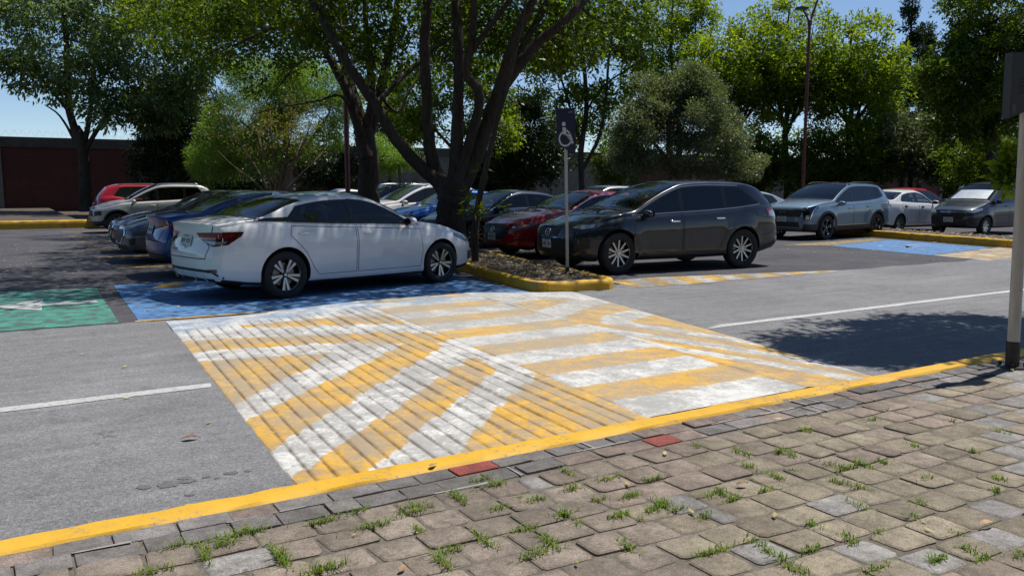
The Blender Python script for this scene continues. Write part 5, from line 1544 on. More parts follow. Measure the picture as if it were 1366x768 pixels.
for k in range(900):
    v = r.uniform(10.7, 17); x, y = W2(22.3+(v-10.7)*.25+r.uniform(-.65, .75), v); pts.append((x, y, .175))
scatter_flat('leaf_litter', pts, .075, [(.10, .06, .03), (.22, .15, .08), (.30, .24, .15), (.12, .09, .05), (.36, .31, .22)], 9, .02)
pts = []
for k in range(560):
    u, v = r.uniform(-3, 3.2), r.uniform(10, 26); x, y = W2(u, v); pts.append((x, y, .003))
for k in range(22):
    u, v = r.uniform(-2, 1.3), r.uniform(3.9, 9.9); x, y = W2(u, v); pts.append((x, y, .003))
for k in range(260):
    u, v = r.uniform(16, 23), r.uniform(9.6, 15.5); x, y = W2(u, v); pts.append((x, y, .004))
for k in range(40):
    u, v = r.uniform(-.5, 7), r.uniform(1.0, 3.4); x, y = W2(u, v); pts.append((x, y, .136))
scatter_flat('fallen_leaflets', pts, .045, [(.42, .40, .10), (.50, .46, .20), (.36, .30, .12), (.45, .36, .10)], 10, .006, .4)
def dead_leaf(px, py, z, size, ang, label, col, seed):
    dx = (px-683)/FPX; dy = -(py-384)/FPX
    d = (dx, math.cos(PITCH)+dy*math.sin(PITCH), -math.sin(PITCH)+dy*math.cos(PITCH)); t = (z-CAM_H)/d[2]
    V = []; F = []; rr = random.Random(seed)
    n = 8
    for i in range(n+1):
        s = i/n; w = .22*math.sin(math.pi*s**.8)+.004
        for j, k in ((-1, 1), (0, 0), (1, 1)):
            V.append(((s-.5)*size, j*w*size, .006+.05*size*k+.10*size*math.sin(s*3.1)*(1 if seed % 2 else .5)+rr.uniform(0, .004)))
    for i in range(n):
        for j in range(2): F.append((i*3+j, i*3+j+1, (i+1)*3+j+1, (i+1)*3+j))
    o = obj('dead_leaf', V, F, simple('dead_leaf_'+str(seed), col, .8, noise=.35, nscale=30), None, True)
    o.location = (d[0]*t, d[1]*t, z); o.rotation_euler = (0, 0, ang); tag(o, label, 'leaf', 'dead leaves on the ground')
dead_leaf(254, 586, .004, .105, .45, 'curled brown dead leaf on the grey road left of the crossing', (.17, .085, .05), 1)
dead_leaf(578, 622, .132, .06, .9, 'small tan dead leaf lying on the yellow kerb edge', (.30, .22, .10), 2)
dead_leaf(1316, 700, .138, .07, .3, 'pale tan dead leaf on the grey setts near the lower right', (.40, .27, .16), 3)
dead_leaf(328, 703, .138, .045, 1.3, 'dark rust dead leaf standing in the grass at lower left', (.15, .05, .02), 5)
dead_leaf(537, 760, .138, .045, 1.1, 'orange tan dead leaf at the bottom edge of the paving', (.36, .20, .09), 7)
dead_leaf(990, 647, .138, .06, .2, 'brown dead leaf beside grass among the middle setts', (.22, .12, .06), 9)
# damp oil spots on the road
OIL = asphalt('oil_spot', (.125, .122, .121), .12, .1, .4)
for (px, py, s) in ((192, 649, .085), (225, 645, .13), (246, 637, .07), (251, 641, .08), (275, 635, .05), (308, 630, .075), (331, 627, .05), (253, 659, .05), (289, 637, .03)):
    dx = (px-683)/FPX; dy = -(py-384)/FPX; d = (dx, math.cos(PITCH)+dy*math.sin(PITCH), -math.sin(PITCH)+dy*math.cos(PITCH)); t = (.003-CAM_H)/d[2]
    P = []; n = 26
    for i in range(n):
        a = 2*math.pi*i/n; rr = s*(.40+.05*math.sin(2*a+px)+.035*math.sin(5*a+py)+.02*math.sin(9*a))
        P.append((d[0]*t+rr*1.15*math.cos(a), d[1]*t+rr*math.sin(a)*.9, .003))
    o = obj('oil_stain', P, [tuple(range(n))], OIL); o['kind'] = 'structure'
# ------------------------------------------------------------------ grass in the joints
def grass():
    r = np.random.default_rng(31); V = []; F = []; T = []
    spots = []
    px = [(320, 715, 1.5), (300, 728, 1.2), (375, 745, 1.6), (240, 730, 1.1), (275, 742, 1.1), (205, 764, 1), (430, 697, 1.2), (435, 760, 1.4), (500, 703, 1.3), (552, 683, 1.2), (552, 676, .9), (480, 682, .7), (610, 665, 1.2), (660, 648, 1.1), (642, 640, .8), (645, 722, 1.1), (590, 750, 1.2), (600, 735, .9), (715, 741, 1.2), (732, 724, 1.2), (750, 688, 1.1), (665, 680, .9), (697, 708, 1), (715, 667, .8), (757, 632, 1), (766, 652, .9), (812, 640, 1), (826, 690, 1), (800, 668, .8), (838, 665, .9), (845, 660, .7), (872, 640, .9), (880, 676, 1), (905, 680, .8), (560, 710, .8), (832, 728, .9), (950, 660, .9),
          (1075, 575, .8), (1165, 561, .6), (1040, 603, 1), (1055, 608, .8), (990, 606, .9), (930, 597, .7), (995, 622, .9), (1130, 625, 1.1), (1150, 620, 1), (1110, 622, .8), (1180, 618, .8), (1035, 637, 1), (965, 660, 1), (975, 667, .8), (1020, 655, .8), (1120, 645, .9), (1145, 650, .8), (1220, 595, .8), (1300, 603, .7), (1335, 576, .7), (1330, 640, .8), (1225, 672, .7), (1145, 675, .8), (885, 672, .9), (870, 682, .8), (960, 735, .9), (1030, 738, .9), (1010, 725, .7), (1080, 735, .8), (1135, 720, .8), (1250, 748, 1), (1290, 735, .9), (1360, 742, .9), (1310, 748, .7), (940, 740, .8), (1235, 640, .7), (1330, 655, .7), (1170, 760, .9), (1060, 760, .9), (770, 700, .7), (940, 690, .7), (1085, 700, .7), (1215, 690, .6)]
    for x, y, s in px:
        dx = (x-683)/FPX; dy = -(y-384)/FPX; d = (dx, math.cos(PITCH)+dy*math.sin(PITCH), -math.sin(PITCH)+dy*math.cos(PITCH)); t = (.125-CAM_H)/d[2]
        spots.append((d[0]*t, d[1]*t, s))
    for k in range(36):
        u, v = r.uniform(-2, 8), r.uniform(-.5, 3.1); x, y = W2(u, v); spots.append((x, y, r.uniform(.25, .5)))
    for x, y, s in spots:
        n = int(52*s*s)+7
        ax, ay = (UX, UY) if r.random() < .6 else (-UY, UX)
        for k in range(n):
            q = r.normal(0, .035*s); px_, py_ = x+ax*q+r.normal(0, .007), y+ay*q+r.normal(0, .007)
            h = r.uniform(.008, .034)*(.55+.45*s); a = r.uniform(0, 2*math.pi); ln = r.uniform(.5, 1.9)*h+.006; w = .0016+.0010*r.random()
            dx, dy = math.cos(a), math.sin(a); sx, sy = -dy*w, dx*w
            z0 = .117; b = len(V)
            V += [(px_-sx, py_-sy, z0), (px_+sx, py_+sy, z0), (px_+dx*ln*.4-sx*.8, py_+dy*ln*.4-sy*.8, z0+h*.65+.012), (px_+dx*ln*.4+sx*.8, py_+dy*ln*.4+sy*.8, z0+h*.65+.012), (px_+dx*ln, py_+dy*ln, z0+h+.010)]
            F += [(b, b+1, b+3, b+2), (b+2, b+3, b+4)]; T += [r.random()]*5
    o = obj('grass', V, F, leafmat('grass_blade', [(.07, .15, .02), (.13, .23, .035), (.22, .28, .06), (.36, .33, .14)], .40)); o['kind'] = 'stuff'
    attr(o, 'tint', T)
grass()
# ------------------------------------------------------------------ signs, posts, wall
SIGNBLUE = simple('navy_sign_face', (.012, .017, .048), .4, noise=.1, nscale=8)
SIGNBACK = simple('sign_back_metal', (.032, .032, .033), .5, noise=.2, nscale=9)
SIGNWHITE = simple('white_sign_symbol', (.55, .55, .56), .5)
def pole_metal():
    m, nt, N, L, b = newmat('painted_pole')
    tc = N.new('ShaderNodeTexCoord'); P = tc.outputs['Object']
    n1 = noise_node(N, L, P, 9, 8, .75); n2 = noise_node(N, L, P, 30, 5, .7)
    mp = N.new('ShaderNodeMapping'); mp.inputs['Scale'].default_value = (1, 1, .18); L.new(P, mp.inputs['Vector'])
    n3 = noise_node(N, L, mp.outputs['Vector'], 26, 5, .7)
    c = mixc(N, L, maprange(N, L, n3.outputs['Fac'], .3, .7, 0, 1), (.52, .51, .48), (.38, .37, .345))
    s = mathn(N, L, 'ADD', mathn(N, L, 'MULTIPLY', n1.outputs['Fac'], .5), mathn(N, L, 'MULTIPLY', n2.outputs['Fac'], .5))
    c = mixc(N, L, maprange(N, L, s, .605, .63, 0, .95), c, (.025, .022, .02))
    L.new(c, b.inputs['Base Color']); b.inputs['Roughness'].default_value = .5; return m
POLE = pole_metal()
POLEDARK = simple('dark_pole_sleeve', (.02, .02, .022), .55, noise=.3, nscale=20)
def sign_post(name, base, zb, yaw, lean, prad, label, flip, flat, ztop=2.74, w=.148, lo=.735, sh=.545):
    t = empty(name, (base[0], base[1], zb), yaw); t.rotation_euler = (0, lean, yaw)
    tag(t, label, 'sign')
    top = ztop-zb
    mb = MB()
    if flat: mb.box((0, 0, (top-.05)/2), (prad*2, .035, top-.05), bev=.006)
    else: mb.tube([(0, 0, 0), (0, 0, .9), (0, 0, top-.06)], prad, 20)
    p = mb.build('pole', POLE, t, True, 40)
    mb = MB()
    if flat: mb.box((0, 0, .05), (prad*2+.012, .047, .10), bev=.006)
    else:
        mb.lathe([(prad+.006, -.02), (prad+.006, .20), (prad+.001, .205)], 20, 'z'); mb.lathe([(.001, .014), (.10, .014), (.105, .004), (.105, -.02)], 24, 'z')
        for k in range(4):
            a = math.pi/4+k*math.pi/2; mb.lathe([(.001, .045), (.011, .045), (.011, .012)], 6, 'z', c=(.082*math.cos(a), .082*math.sin(a), 0))
    mb.build('base_sleeve', POLEDARK, p, True, 40)
    # plate with a slanted lower edge, local x to the right seen from its front (-y)
    poly = [(-w, top), (w, top), (w, top-lo), (-w, top-sh)]
    if flip: poly = [(-x, z) for x, z in poly][::-1]
    mb = MB(); th = .020
    n = 4; y0, y1 = -.018-th, .030
    v = [(x, y0, z) for x, z in poly]+[(x, y1, z) for x, z in poly]
    mb.add(v, [tuple(range(4)), tuple(range(7, 3, -1))]+[(i, i+4, (i+1) % 4+4, (i+1) % 4) for i in range(4)])
    pl = mb.build('sign_plate', SIGNBLUE if not flip else SIGNBACK, t)
    if not flip:
        for q in iso_sym(.41):
            s = MB(); P = [(x*.86-.012, y0-.002, top-.60+y) for x, y in q]; s.add(P+[(a, y0+.001, c) for a, b, c in P], [tuple(range(len(P)))]+[(i, (i+1) % len(P), len(P)+(i+1) % len(P), len(P)+i) for i in range(len(P))])
            s.build('wheelchair_symbol', SIGNWHITE, pl)
        s = MB()
        for cx_ in (.075, .098): s.tube([(cx_+.012*math.cos(a), y0-.001, top-.075+.022*math.sin(a)) for a in np.linspace(0, math.pi, 9)], .003, 5)
        for k in range(3): s.box((.045+.008*k, y0-.001, top-.068), (.004, .002, .014))
        s.build('sign_mark', simple('grey_sign_mark', (.3, .3, .31), .5), pl)
    else:
        # what is left of two small stickers on the back
        s = MB(); s.box((-.155, y0-.001, top-.40), (.036, .002, .06)); s.build('sticker', simple('pale_sticker', (.075, .075, .074), .6, noise=.2, nscale=60), pl)
        s = MB()
        for k in range(5): s.box((-.075+.004*(k % 2), y0-.001, top-.19-.024*k), (.085-.012*(k % 3), .002, .011))
        s.build('ghost_lettering', simple('faded_mark', (.02, .02, .02), .6), pl)
    return t
x, y = W2(7.74, 10.98)
sign_post('disabled_parking_sign', (x+.035, y), .12, R(4), R(-1.2), .024, 'navy wheelchair parking sign on a pale post in the planting strip', False, True)
x, y, _ = at(1350, 489, 6.28); 
sign_post('disabled_parking_sign', (x, y), .128, R(14), R(-1.1), .043, 'grey round post on the pavement at right edge, sign plate seen from behind', True, False, 2.475, .19, .47, .34)
REDPOLE = simple('dark_red_post', (.11, .016, .018), .45, noise=.3, nscale=6)
def lamp_post(base, h, label, double):
    t = empty('lamp_post', (base[0], base[1], 0)); tag(t, label, 'lamp post')
    mb = MB(); mb.tube([(0, 0, 0), (0, 0, h*.5), (0, 0, h)], [.08, .075, .065], 14); mb.lathe([(.001, .05), (.2, .05), (.2, 0)], 16, 'z'); mb.build('post', REDPOLE, t, True, 40)
    mb = MB(); mb.lathe([(.10, h-.1), (.10, h+.12), (.08, h+.14)], 12, 'z'); mb.build('collar', REDPOLE, t, True, 40)
    for sg, L_ in ((-1, .62), (1, 2.0)):
        e = (-.32 if sg < 0 else .62, 0, h+L_*.95)
        mb = MB(); mb.tube([(0, 0, h), ((0+e[0])*.45, 0, h+L_*.45), e], [.05, .045, .04], 10); a = mb.build('arm', REDPOLE, t, True, 40)
        hd = MB(); hd.box((e[0]-.05, 0, e[2]+.04), (.55, .26, .10), bev=.04); hd.box((e[0]-.05, 0, e[2]+.11), (.16, .12, .06), bev=.02)
        l = hd.build('lamp_head', simple('lamp_housing', (.03, .03, .032), .5), a, True, 40)
        gl = MB(); gl.box((e[0]-.05, 0, e[2]-.015), (.44, .2, .012)); gl.build('lens', simple('lamp_lens', (.25, .25, .24), .3), l)
Bx = at(1071, 250, 38.); lamp_post((Bx[0], Bx[1]), 8.72, 'dark red lamp post with two arms behind the steel blue suv', True)
Bx = at(464, 250, 25.5); lamp_post((Bx[0], Bx[1]), 9.5, 'dark red lamp post beside the forked tree behind the white sedan', True)

def brick():
    m, nt, N, L, b = newmat('red_brick')
    tc = N.new('ShaderNodeTexCoord'); P = tc.outputs['Object']
    mp = N.new('ShaderNodeMapping'); mp.inputs['Rotation'].default_value = (R(90), 0, 0); L.new(P, mp.inputs['Vector'])
    br = N.new('ShaderNodeTexBrick'); br.inputs['Scale'].default_value = 1.; br.inputs['Brick Width'].default_value = .26; br.inputs['Row Height'].default_value = .09; br.inputs['Mortar Size'].default_value = .008
    br.inputs['Color1'].default_value = (.082, .016, .012, 1); br.inputs['Color2'].default_value = (.062, .013, .010, 1); br.inputs['Mortar'].default_value = (.06, .022, .018, 1)
    L.new(mp.outputs['Vector'], br.inputs['Vector']); n = noise_node(N, L, P, 1.5, 6, .65)
    L.new(mixc(N, L, 1., br.outputs['Color'], maprange(N, L, n.outputs['Fac'], .3, .7, .7, 1.2), 'MULTIPLY'), b.inputs['Base Color']); b.inputs['Roughness'].default_value = .85; return m
CONC = simple('grey_concrete', (.13, .122, .11), .9, noise=.35, nscale=1.6, bump=.2)
CONCD = simple('stained_concrete', (.06, .056, .052), .9, noise=.4, nscale=1.2)
w = empty('boundary_wall', W3(0, 58.6, 0), TH); tag(w, 'tall boundary wall of red brick and grey concrete panels behind the trees', 'wall')
BR = brick()
x0 = -56.0; k = 0
while x0 < 120:
    mb = MB(); mb.box((x0+4., .15, 1.95), (7.5, .2, 3.9)); gk = 22 < x0 < 46 or 60 < x0 < 66
    mb.build('wall_panel', CONC if gk else BR, w)
    mb = MB(); mb.box((x0, .12, 2.3), (.5, .40, 4.6), bev=.03); mb.build('wall_column', CONC, w)
    mb = MB(); mb.box((x0+4., .12, 4.2), (7.5, .32, .62), bev=.02); mb.build('coping', CONCD, w)
    x0 += 8.; k += 1
# coil of wire along the top of the wall
mb = MB(); pts = []
for i in range(2400):
    a = i*.52; pts.append((-50+i*.036, .12+.16*math.cos(a), 4.72+.17*math.sin(a)))
mb.tube(pts, .004, 3, caps=False); co = mb.build('razor_wire', simple('galvanised_wire', (.30, .30, .31), .4, .8)); co.location = w.location; co.rotation_euler = (0, 0, TH)
tag(co, 'coil of razor wire along the top of the boundary wall', 'wire')

# ------------------------------------------------------------------ trees
def bark(name, c1, c2, sc=6):
    m, nt, N, L, b = newmat(name)
    tc = N.new('ShaderNodeTexCoord'); P = tc.outputs['Object']
    mp = N.new('ShaderNodeMapping'); mp.inputs['Scale'].default_value = (1, 1, .22); L.new(P, mp.inputs['Vector'])
    n = noise_node(N, L, mp.outputs['Vector'], sc*3, 8, .7, .5); n2 = noise_node(N, L, P, 1.5, 5, .6)
    c = mixc(N, L, maprange(N, L, n.outputs['Fac'], .35, .65, 0, 1), c1, c2)
    c = mixc(N, L, 1., c, maprange(N, L, n2.outputs['Fac'], .3, .7, .75, 1.25), 'MULTIPLY')
    L.new(c, b.inputs['Base Color']); b.inputs['Roughness'].default_value = .9; b.inputs['Specular IOR Level'].default_value = .2
    bumpn(N, L, n.outputs['Fac'], b, .9, .03); return m
BARK = bark('dark_bark', (.035, .027, .021), (.075, .06, .048))
BARKG = bark('grey_bark', (.09, .078, .062), (.16, .14, .115))
BARKT = bark('tan_twig_bark', (.085, .06, .04), (.16, .12, .08))
LF = dict(
    ash=leafmat('ash_leaves', [(.030, .055, .009), (.060, .105, .012), (.11, .155, .016), (.18, .215, .025)], .54, (1.7, 1.75, .4)),
    bright=leafmat('bright_leaves', [(.050, .088, .012), (.092, .148, .016), (.160, .212, .022), (.25, .285, .036)], .64, (1.7, 1.75, .4)),
    silver=leafmat('silvery_leaves', [(.055, .085, .036), (.092, .135, .055), (.15, .20, .088), (.25, .29, .16)], .46, rough=.38),
    olive=leafmat('olive_leaves', [(.070, .088, .056), (.105, .124, .080), (.155, .172, .112), (.215, .228, .155)], .38),
    dark=leafmat('dark_conifer', [(.010, .022, .008), (.018, .036, .011), (.030, .052, .015), (.045, .070, .020)], .18),
    feather=leafmat('feathery_leaves', [(.085, .155, .030), (.14, .23, .042), (.20, .295, .055), (.27, .36, .08)], .55, (1.35, 1.5, .5)),
    sparse=leafmat('yellowish_leaves', [(.06, .075, .016), (.11, .11, .02), (.17, .15, .03), (.20, .13, .04)], .42))
def leaf_mesh(name, C, O, size, asp, mat, parent, seed, droop=.0, up=.35, tintc=None):
    """C leaf base points (n,3), O outward directions (n,3)"""
    r = np.random.default_rng(seed); n = len(C)
    a = r.normal(0, 1, (n, 3))*.75+O*.9; a[:, 2] -= droop; a /= np.linalg.norm(a, axis=1)[:, None]+1e-9
    nn = r.normal(0, 1, (n, 3)); nn[:, 2] = np.abs(nn[:, 2])+up; b = np.cross(nn, a); b /= np.linalg.norm(b, axis=1)[:, None]+1e-9
    L_ = size*r.uniform(.6, 1.35, n)[:, None]; w = L_*asp*.5
    c = np.cross(a, b)*L_*.08
    V = np.stack([C, C+a*L_*.42+b*w+c, C+a*L_, C+a*L_*.42-b*w+c], 1).reshape(-1, 3)
    me = bpy.data.meshes.new(name); me.vertices.add(n*4); me.vertices.foreach_set('co', V.astype(np.float32).ravel())
    me.loops.add(n*4); me.loops.foreach_set('vertex_index', np.arange(n*4, dtype=np.int32))
    me.polygons.add(n); me.polygons.foreach_set('loop_start', np.arange(0, n*4, 4, dtype=np.int32)); me.polygons.foreach_set('loop_total', np.full(n, 4, np.int32))
    me.update(calc_edges=True); me.materials.append(mat)
    at_ = me.attributes.new('tint', 'FLOAT', 'POINT')
    t = r.random(n)*.6+(tintc if tintc is not None else .2); at_.data.foreach_set('value', np.repeat(np.clip(t, 0, 1), 4).astype(np.float32))
    return link(bpy.data.objects.new(name, me), parent)
def curve_pts(a, b, r, n=5, sag=.0, up=.0):
    a = np.array(a); b = np.array(b); L_ = np.linalg.norm(b-a); m = (a+b)/2+r.normal(0, .09, 3)*L_; m[2] += up*L_
    T = np.linspace(0, 1, n)[:, None]
    return (1-T)**2*a+2*T*(1-T)*m+T**2*b
def tree(name, label, base, limbs, env, ncl, per, clr, leaf, asp, mat, bmat, group=None, droop=.15, seed=1, bias=2.4, maxbr=150, twig=.012, flat=.75, tw_leaf=True, up=.35, cat='tree', zmin=None, sides=7):
    """limbs: [(points, radii)] in world space; env: [(centre, radii, weight)]"""
    r = np.random.default_rng(seed); root = empty(name, (base[0], base[1], base[2])); tag(root, label, cat, group)
    off = np.array(base, float)
    mb = MB(); nodes = []
    for pts, rad in limbs:
        P = [np.array(p, float)-off for p in pts]
        # smooth the limb and give it a little wander
        Q = []; RR = []
        for i in range(len(P)-1):
            p0 = P[max(i-1, 0)]; p1 = P[i]; p2 = P[i+1]; p3 = P[min(i+2, len(P)-1)]
            for t in np.linspace(0, 1, 5)[:-1]:
                q = .5*((2*p1)+(-p0+p2)*t+(2*p0-5*p1+4*p2-p3)*t*t+(-p0+3*p1-3*p2+p3)*t**3)
                rr = rad[i]+(rad[i+1]-rad[i])*t
                Q.append(q+r.normal(0, .05, 3)*rr*(1 if i or t else 0)); RR.append(rr*(1+r.normal(0, .035)))
        Q.append(P[-1]); RR.append(rad[-1])
        mb.tube(Q, RR, 12 if max(rad) > .1 else sides)
        for q, w in zip(Q, RR): nodes.append((q, w))
    # clusters of foliage spread through the crown
    cl = []; wsum = sum(e[2] for e in env)
    for en in env:
        c, rad, wt = en[:3]; cs_ = en[3] if len(en) > 3 else clr
        c = np.array(c, float)-off; rad = np.array(rad, float)
        k = int(ncl*wt/wsum)
        d = r.normal(0, 1, (k, 3)); d /= np.linalg.norm(d, axis=1)[:, None]
        rr = r.random(k)**(1/bias)
        p = c+d*rr[:, None]*rad
        for q, dd in zip(p, d):
            if zmin is None or q[2]+off[2] > zmin: cl.append((q, dd, cs_))
    NP = np.array([q for q, w in nodes]); NW = np.array([w for q, w in nodes])
    hi = NP[:, 2] > (NP[:, 2].max()*.22)
    NPh = NP[hi]; NWh = NW[hi]; made = []
    order = r.permutation(len(cl))
    for i in order[:maxbr]:
        q, dd, _ = cl[i]
        cand = NPh if not made else np.vstack([NPh, np.array([m[0] for m in made])])
        cw = NWh if not made else np.concatenate([NWh, np.array([m[1] for m in made])])
        dist = np.linalg.norm(cand-q, axis=1)+.8*np.maximum(0, cand[:, 2]-q[2])
        j = int(np.argmin(dist)); 
        if dist[j] < .15: continue
        w0 = min(cw[j]*.6, .012+.016*dist[j]+twig)
        pts = curve_pts(cand[j], q, r, 6, up=.06)
        mb.tube(pts, list(np.linspace(w0, twig*.45, 6)), 5, caps=False)
        for s in (2, 3, 4): made.append((pts[s], w0*(1-.16*s)))
    mb.build('trunk', bmat, root, True, 60)
    # leaves
    C = []; O = []; T = []
    for q, dd, cs_ in cl:
        n = int(per*r.uniform(.55, 1.4)*min(1., (cs_/clr)**1.3)); s = cs_*r.uniform(.65, 1.3)
        p = r.normal(0, 1, (n, 3)); p /= np.linalg.norm(p, axis=1)[:, None]; rad_ = r.random(n)**.5
        o = p.copy(); p = p*rad_[:, None]*s; p[:, 2] *= flat
        C.append(q+p); O.append(o*.6+dd*.5); T.append(np.full(n, r.uniform(.0, .42)))
    if C: leaf_mesh('crown', np.vstack(C), np.vstack(O), leaf, asp, mat, root, seed+100, droop, up, np.concatenate(T))
    return root
def PX(pts, Y, dY=None):
    """limb through photo positions at about distance Y; each point may carry its own depth offset"""
    out = []
    for i, p in enumerate(pts):
        y = Y+(p[2] if len(p) > 2 else 0); out.append(at(p[0], p[1], y))
    return out
def gz(px, Y, z=0.):
    x, y, _ = at(px, 250, Y); return (x, y, z)

GT = 'big shade trees on the planting strip'
# A: many stemmed shade tree in the middle
YA = 17.4; bA = gz(597, YA, .1)
k = YA/FPX
LA = [([bA, *PX([(600, 320), (602, 285), (604, 262), (606, 240)], YA)], [.42, .36, .31, .33, .30]),
      (PX([(600, 285), (588, 247), (560, 222), (528, 185), (500, 140), (470, 95), (440, 45), (405, -20, .5), (360, -110, 1)], YA), [.24, .20, .16, .145, .13, .12, .10, .08, .05]),
      (PX([(600, 262), (580, 225), (572, 180), (569, 120), (566, 60), (570, 0), (566, -80), (560, -170, -.5)], YA+.1), [.24, .17, .145, .13, .125, .12, .09, .05]),
      (PX([(604, 262), (608, 220), (610, 170), (612, 110), (612, 50), (608, 0, .2), (600, -90, .5), (605, -180, 1.)], YA-.1), [.22, .17, .15, .13, .115, .11, .08, .04]),
      (PX([(606, 250), (622, 205), (640, 130, -.2), (622, 100, -.3), (626, 70, -.4), (632, 20, -.5), (632, -60, -.8)], YA-.15), [.20, .13, .11, .10, .09, .08, .05]),
      (PX([(604, 270), (624, 232), (645, 180), (666, 125), (690, 90), (720, 55), (762, 20), (810, -35, .6), (860, -110, 1.2)], YA), [.26, .22, .18, .16, .14, .12, .10, .08, .05]),
      (PX([(650, 165), (672, 95, -.4), (690, 45, -.7), (712, 0, -1.), (740, -70, -1.5)], YA), [.13, .11, .10, .09, .05]),
      (PX([(668, 120), (700, 58, .5), (726, 10, .9), (748, -50, 1.4)], YA), [.11, .09, .08, .05]),
      (PX([(625, 75, -.4), (650, 40, -.8), (680, 0, -1.3), (712, -50, -2)], YA), [.08, .07, .06, .04]),
      (PX([(500, 140), (540, 100, .8), (575, 70, 1.4), (612, 42, 2.)], YA), [.07, .06, .05, .03])]
LA = [LA[0]]+[(p, [w*.84 for w in r]) for p, r in LA[1:]]
tree('shade_tree', 'big dark many stemmed shade tree forking low behind the white sedan hood', bA, LA,
     [((-1.6, 17.4, 8.4), (6.3, 5.3, 3.3), 3.), ((-.6, 15.3, 8.9), (3.4, 2.6, 1.9), 1.0), (at(560, 60, 21.), (2.6, 1.6, 1.0), .30), (at(690, 45, 20.5), (2.2, 1.5, 1.0), .30), (at(775, 35, 19.), (1.6, 1.6, .9), .25), (at(425, 15, 20.), (2.0, 1.6, .7), .2)],
     760, 95, .62, .145, .44, LF['ash'], BARK, GT, seed=3, maxbr=220)
# B: second shade tree, left
YB = 23.2; bB = gz(491, YB, .1)
LB = [([bB, *PX([(491, 285), (492, 240), (489, 195), (484, 172)], YB)], [.40, .33, .29, .28, .27]),
      (PX([(490, 210), (476, 165), (462, 120), (440, 78), (415, 40), (395, 5), (360, -60)], YB-.2), [.22, .17, .15, .13, .12, .10, .06]),
      (PX([(488, 190), (480, 150), (462, 95, .6), (445, 50, 1.), (425, 5, 1.4), (410, -60, 2)], YB), [.2, .15, .13, .12, .10, .06]),
      (PX([(489, 195), (500, 150), (512, 100), (520, 60), (528, 20), (535, -50)], YB+.1), [.2, .16, .14, .12, .10, .06]),
      (PX([(486, 180), (496, 135, -.4), (492, 80, -.6), (488, 30, -.8), (486, -40, -1)], YB), [.16, .13, .11, .09, .05]),
      (PX([(472, 155), (455, 128, -.8), (425, 134, -1.4), (380, 142, -2.2), (340, 152, -3)], YB), [.05, .042, .034, .024, .012]),
      (PX([(440, 78), (420, 76, -.7), (398, 84, -1.2), (378, 108, -1.6), (355, 135, -2)], YB), [.04, .032, .028, .022, .012]),
      (PX([(415, 40), (385, 28, -.8), (345, 45, -1.5), (310, 62, -2.2)], YB), [.08, .06, .045, .02]),
      (PX([(505, 125), (530, 150, .3), (548, 118, .6), (575, 75, 1.2)], YB), [.06, .05, .04, .02])]
LB = [LB[0]]+[(p, [w*.84 for w in r]) for p, r in LB[1:]]
tree('shade_tree', 'second dark shade tree with arching limbs left of the big forked one', bB, LB,
     [((-3.4, 23.4, 9.4), (5.2, 4.6, 3.5), 2.6), (at(335, 65, 25.), (2.2, 1.8, 1.2), .42), (at(430, 40, 25.), (2.4, 2., 1.0), .30), (at(255, 15, 27.), (2.6, 2., 1.1), .40), (at(505, 90, 26.), (1.2, 1., .9), .10), (at(320, 10, 25.5), (2.4, 2., .9), .4)],
     500, 95, .62, .145, .44, LF['ash'], BARK, GT, seed=8, maxbr=200)
# sapling leaning beside tree A
YS = 15.4; bS = gz(633, YS, .1)
LS = [([bS, *PX([(634, 300), (640, 262), (650, 215), (664, 160), (678, 110), (690, 60), (702, 0)], YS)], [.075, .07, .06, .052, .045, .04, .032, .02]),
      (PX([(637, 285), (630, 278, -.1), (622, 270, -.2)], YS), [.018, .014, .008]), (PX([(640, 262), (650, 240, -.1), (648, 230, -.15)], YS), [.016, .012, .008]), (PX([(636, 290), (650, 282, -.1), (660, 272, -.2)], YS), [.018, .014, .008])]
tree('sapling', 'thin leaning sapling with large glossy leaves right of the forked trunk', bS, LS,
     [(at(648, 229, 15.2), (.13, .13, .09), .5), (at(622, 272, 15.1), (.22, .2, .16), 1.), (at(655, 274, 15.2), (.22, .2, .14), 1.), (at(640, 282, 15.1), (.35, .2, .12), 1.)], 13, 9, .13, .15, .30, LF['ash'], BARK, None, seed=12, maxbr=12, twig=.006)
# right: roadside tree outside the frame whose crown shades the road
bR = (7.9, 9.2, 0.12)
LR = [([bR, (7.8, 9.2, 2.), (7.5, 9.3, 3.4), (6.6, 9.4, 5.2), (5.6, 9.4, 6.6)], [.2, .17, .15, .11, .05]), ([(7.6, 9.25, 3.), (8.2, 9.6, 4.6), (8.6, 9.8, 6.8)], [.12, .1, .05]),
      ([(7.65, 9.25, 2.9), (6.9, 9.5, 2.75), (6.35, 9.75, 2.2), at(1350, 215, 9.9)], [.05, .035, .022, .010]), ([(7.0, 9.2, 4.4), (5.5, 8.6, 5.4), (4.2, 8.4, 5.8)], [.08, .06, .03])]
tree('street_tree', 'tree beyond the right edge with a low leafy branch reaching in front of the minivan', bR, LR,
     [((6.6, 9.5, 6.3), (2.2, 1.7, 1.3), 2.), ((5.3, 9.2, 5.9), (1.2, .7, .55), .5), ((7.8, 9.8, 6.4), (1.6, 1.6, 1.4), .6), (at(1348, 222, 9.9), (.16, .16, .20), .16, .13), (at(1338, 243, 9.9), (.10, .12, .10), .09, .10)],
     330, 125, .42, .115, .5, LF['bright'], BARK, None, seed=14, maxbr=90)

GB = 'trees in front of the boundary wall'
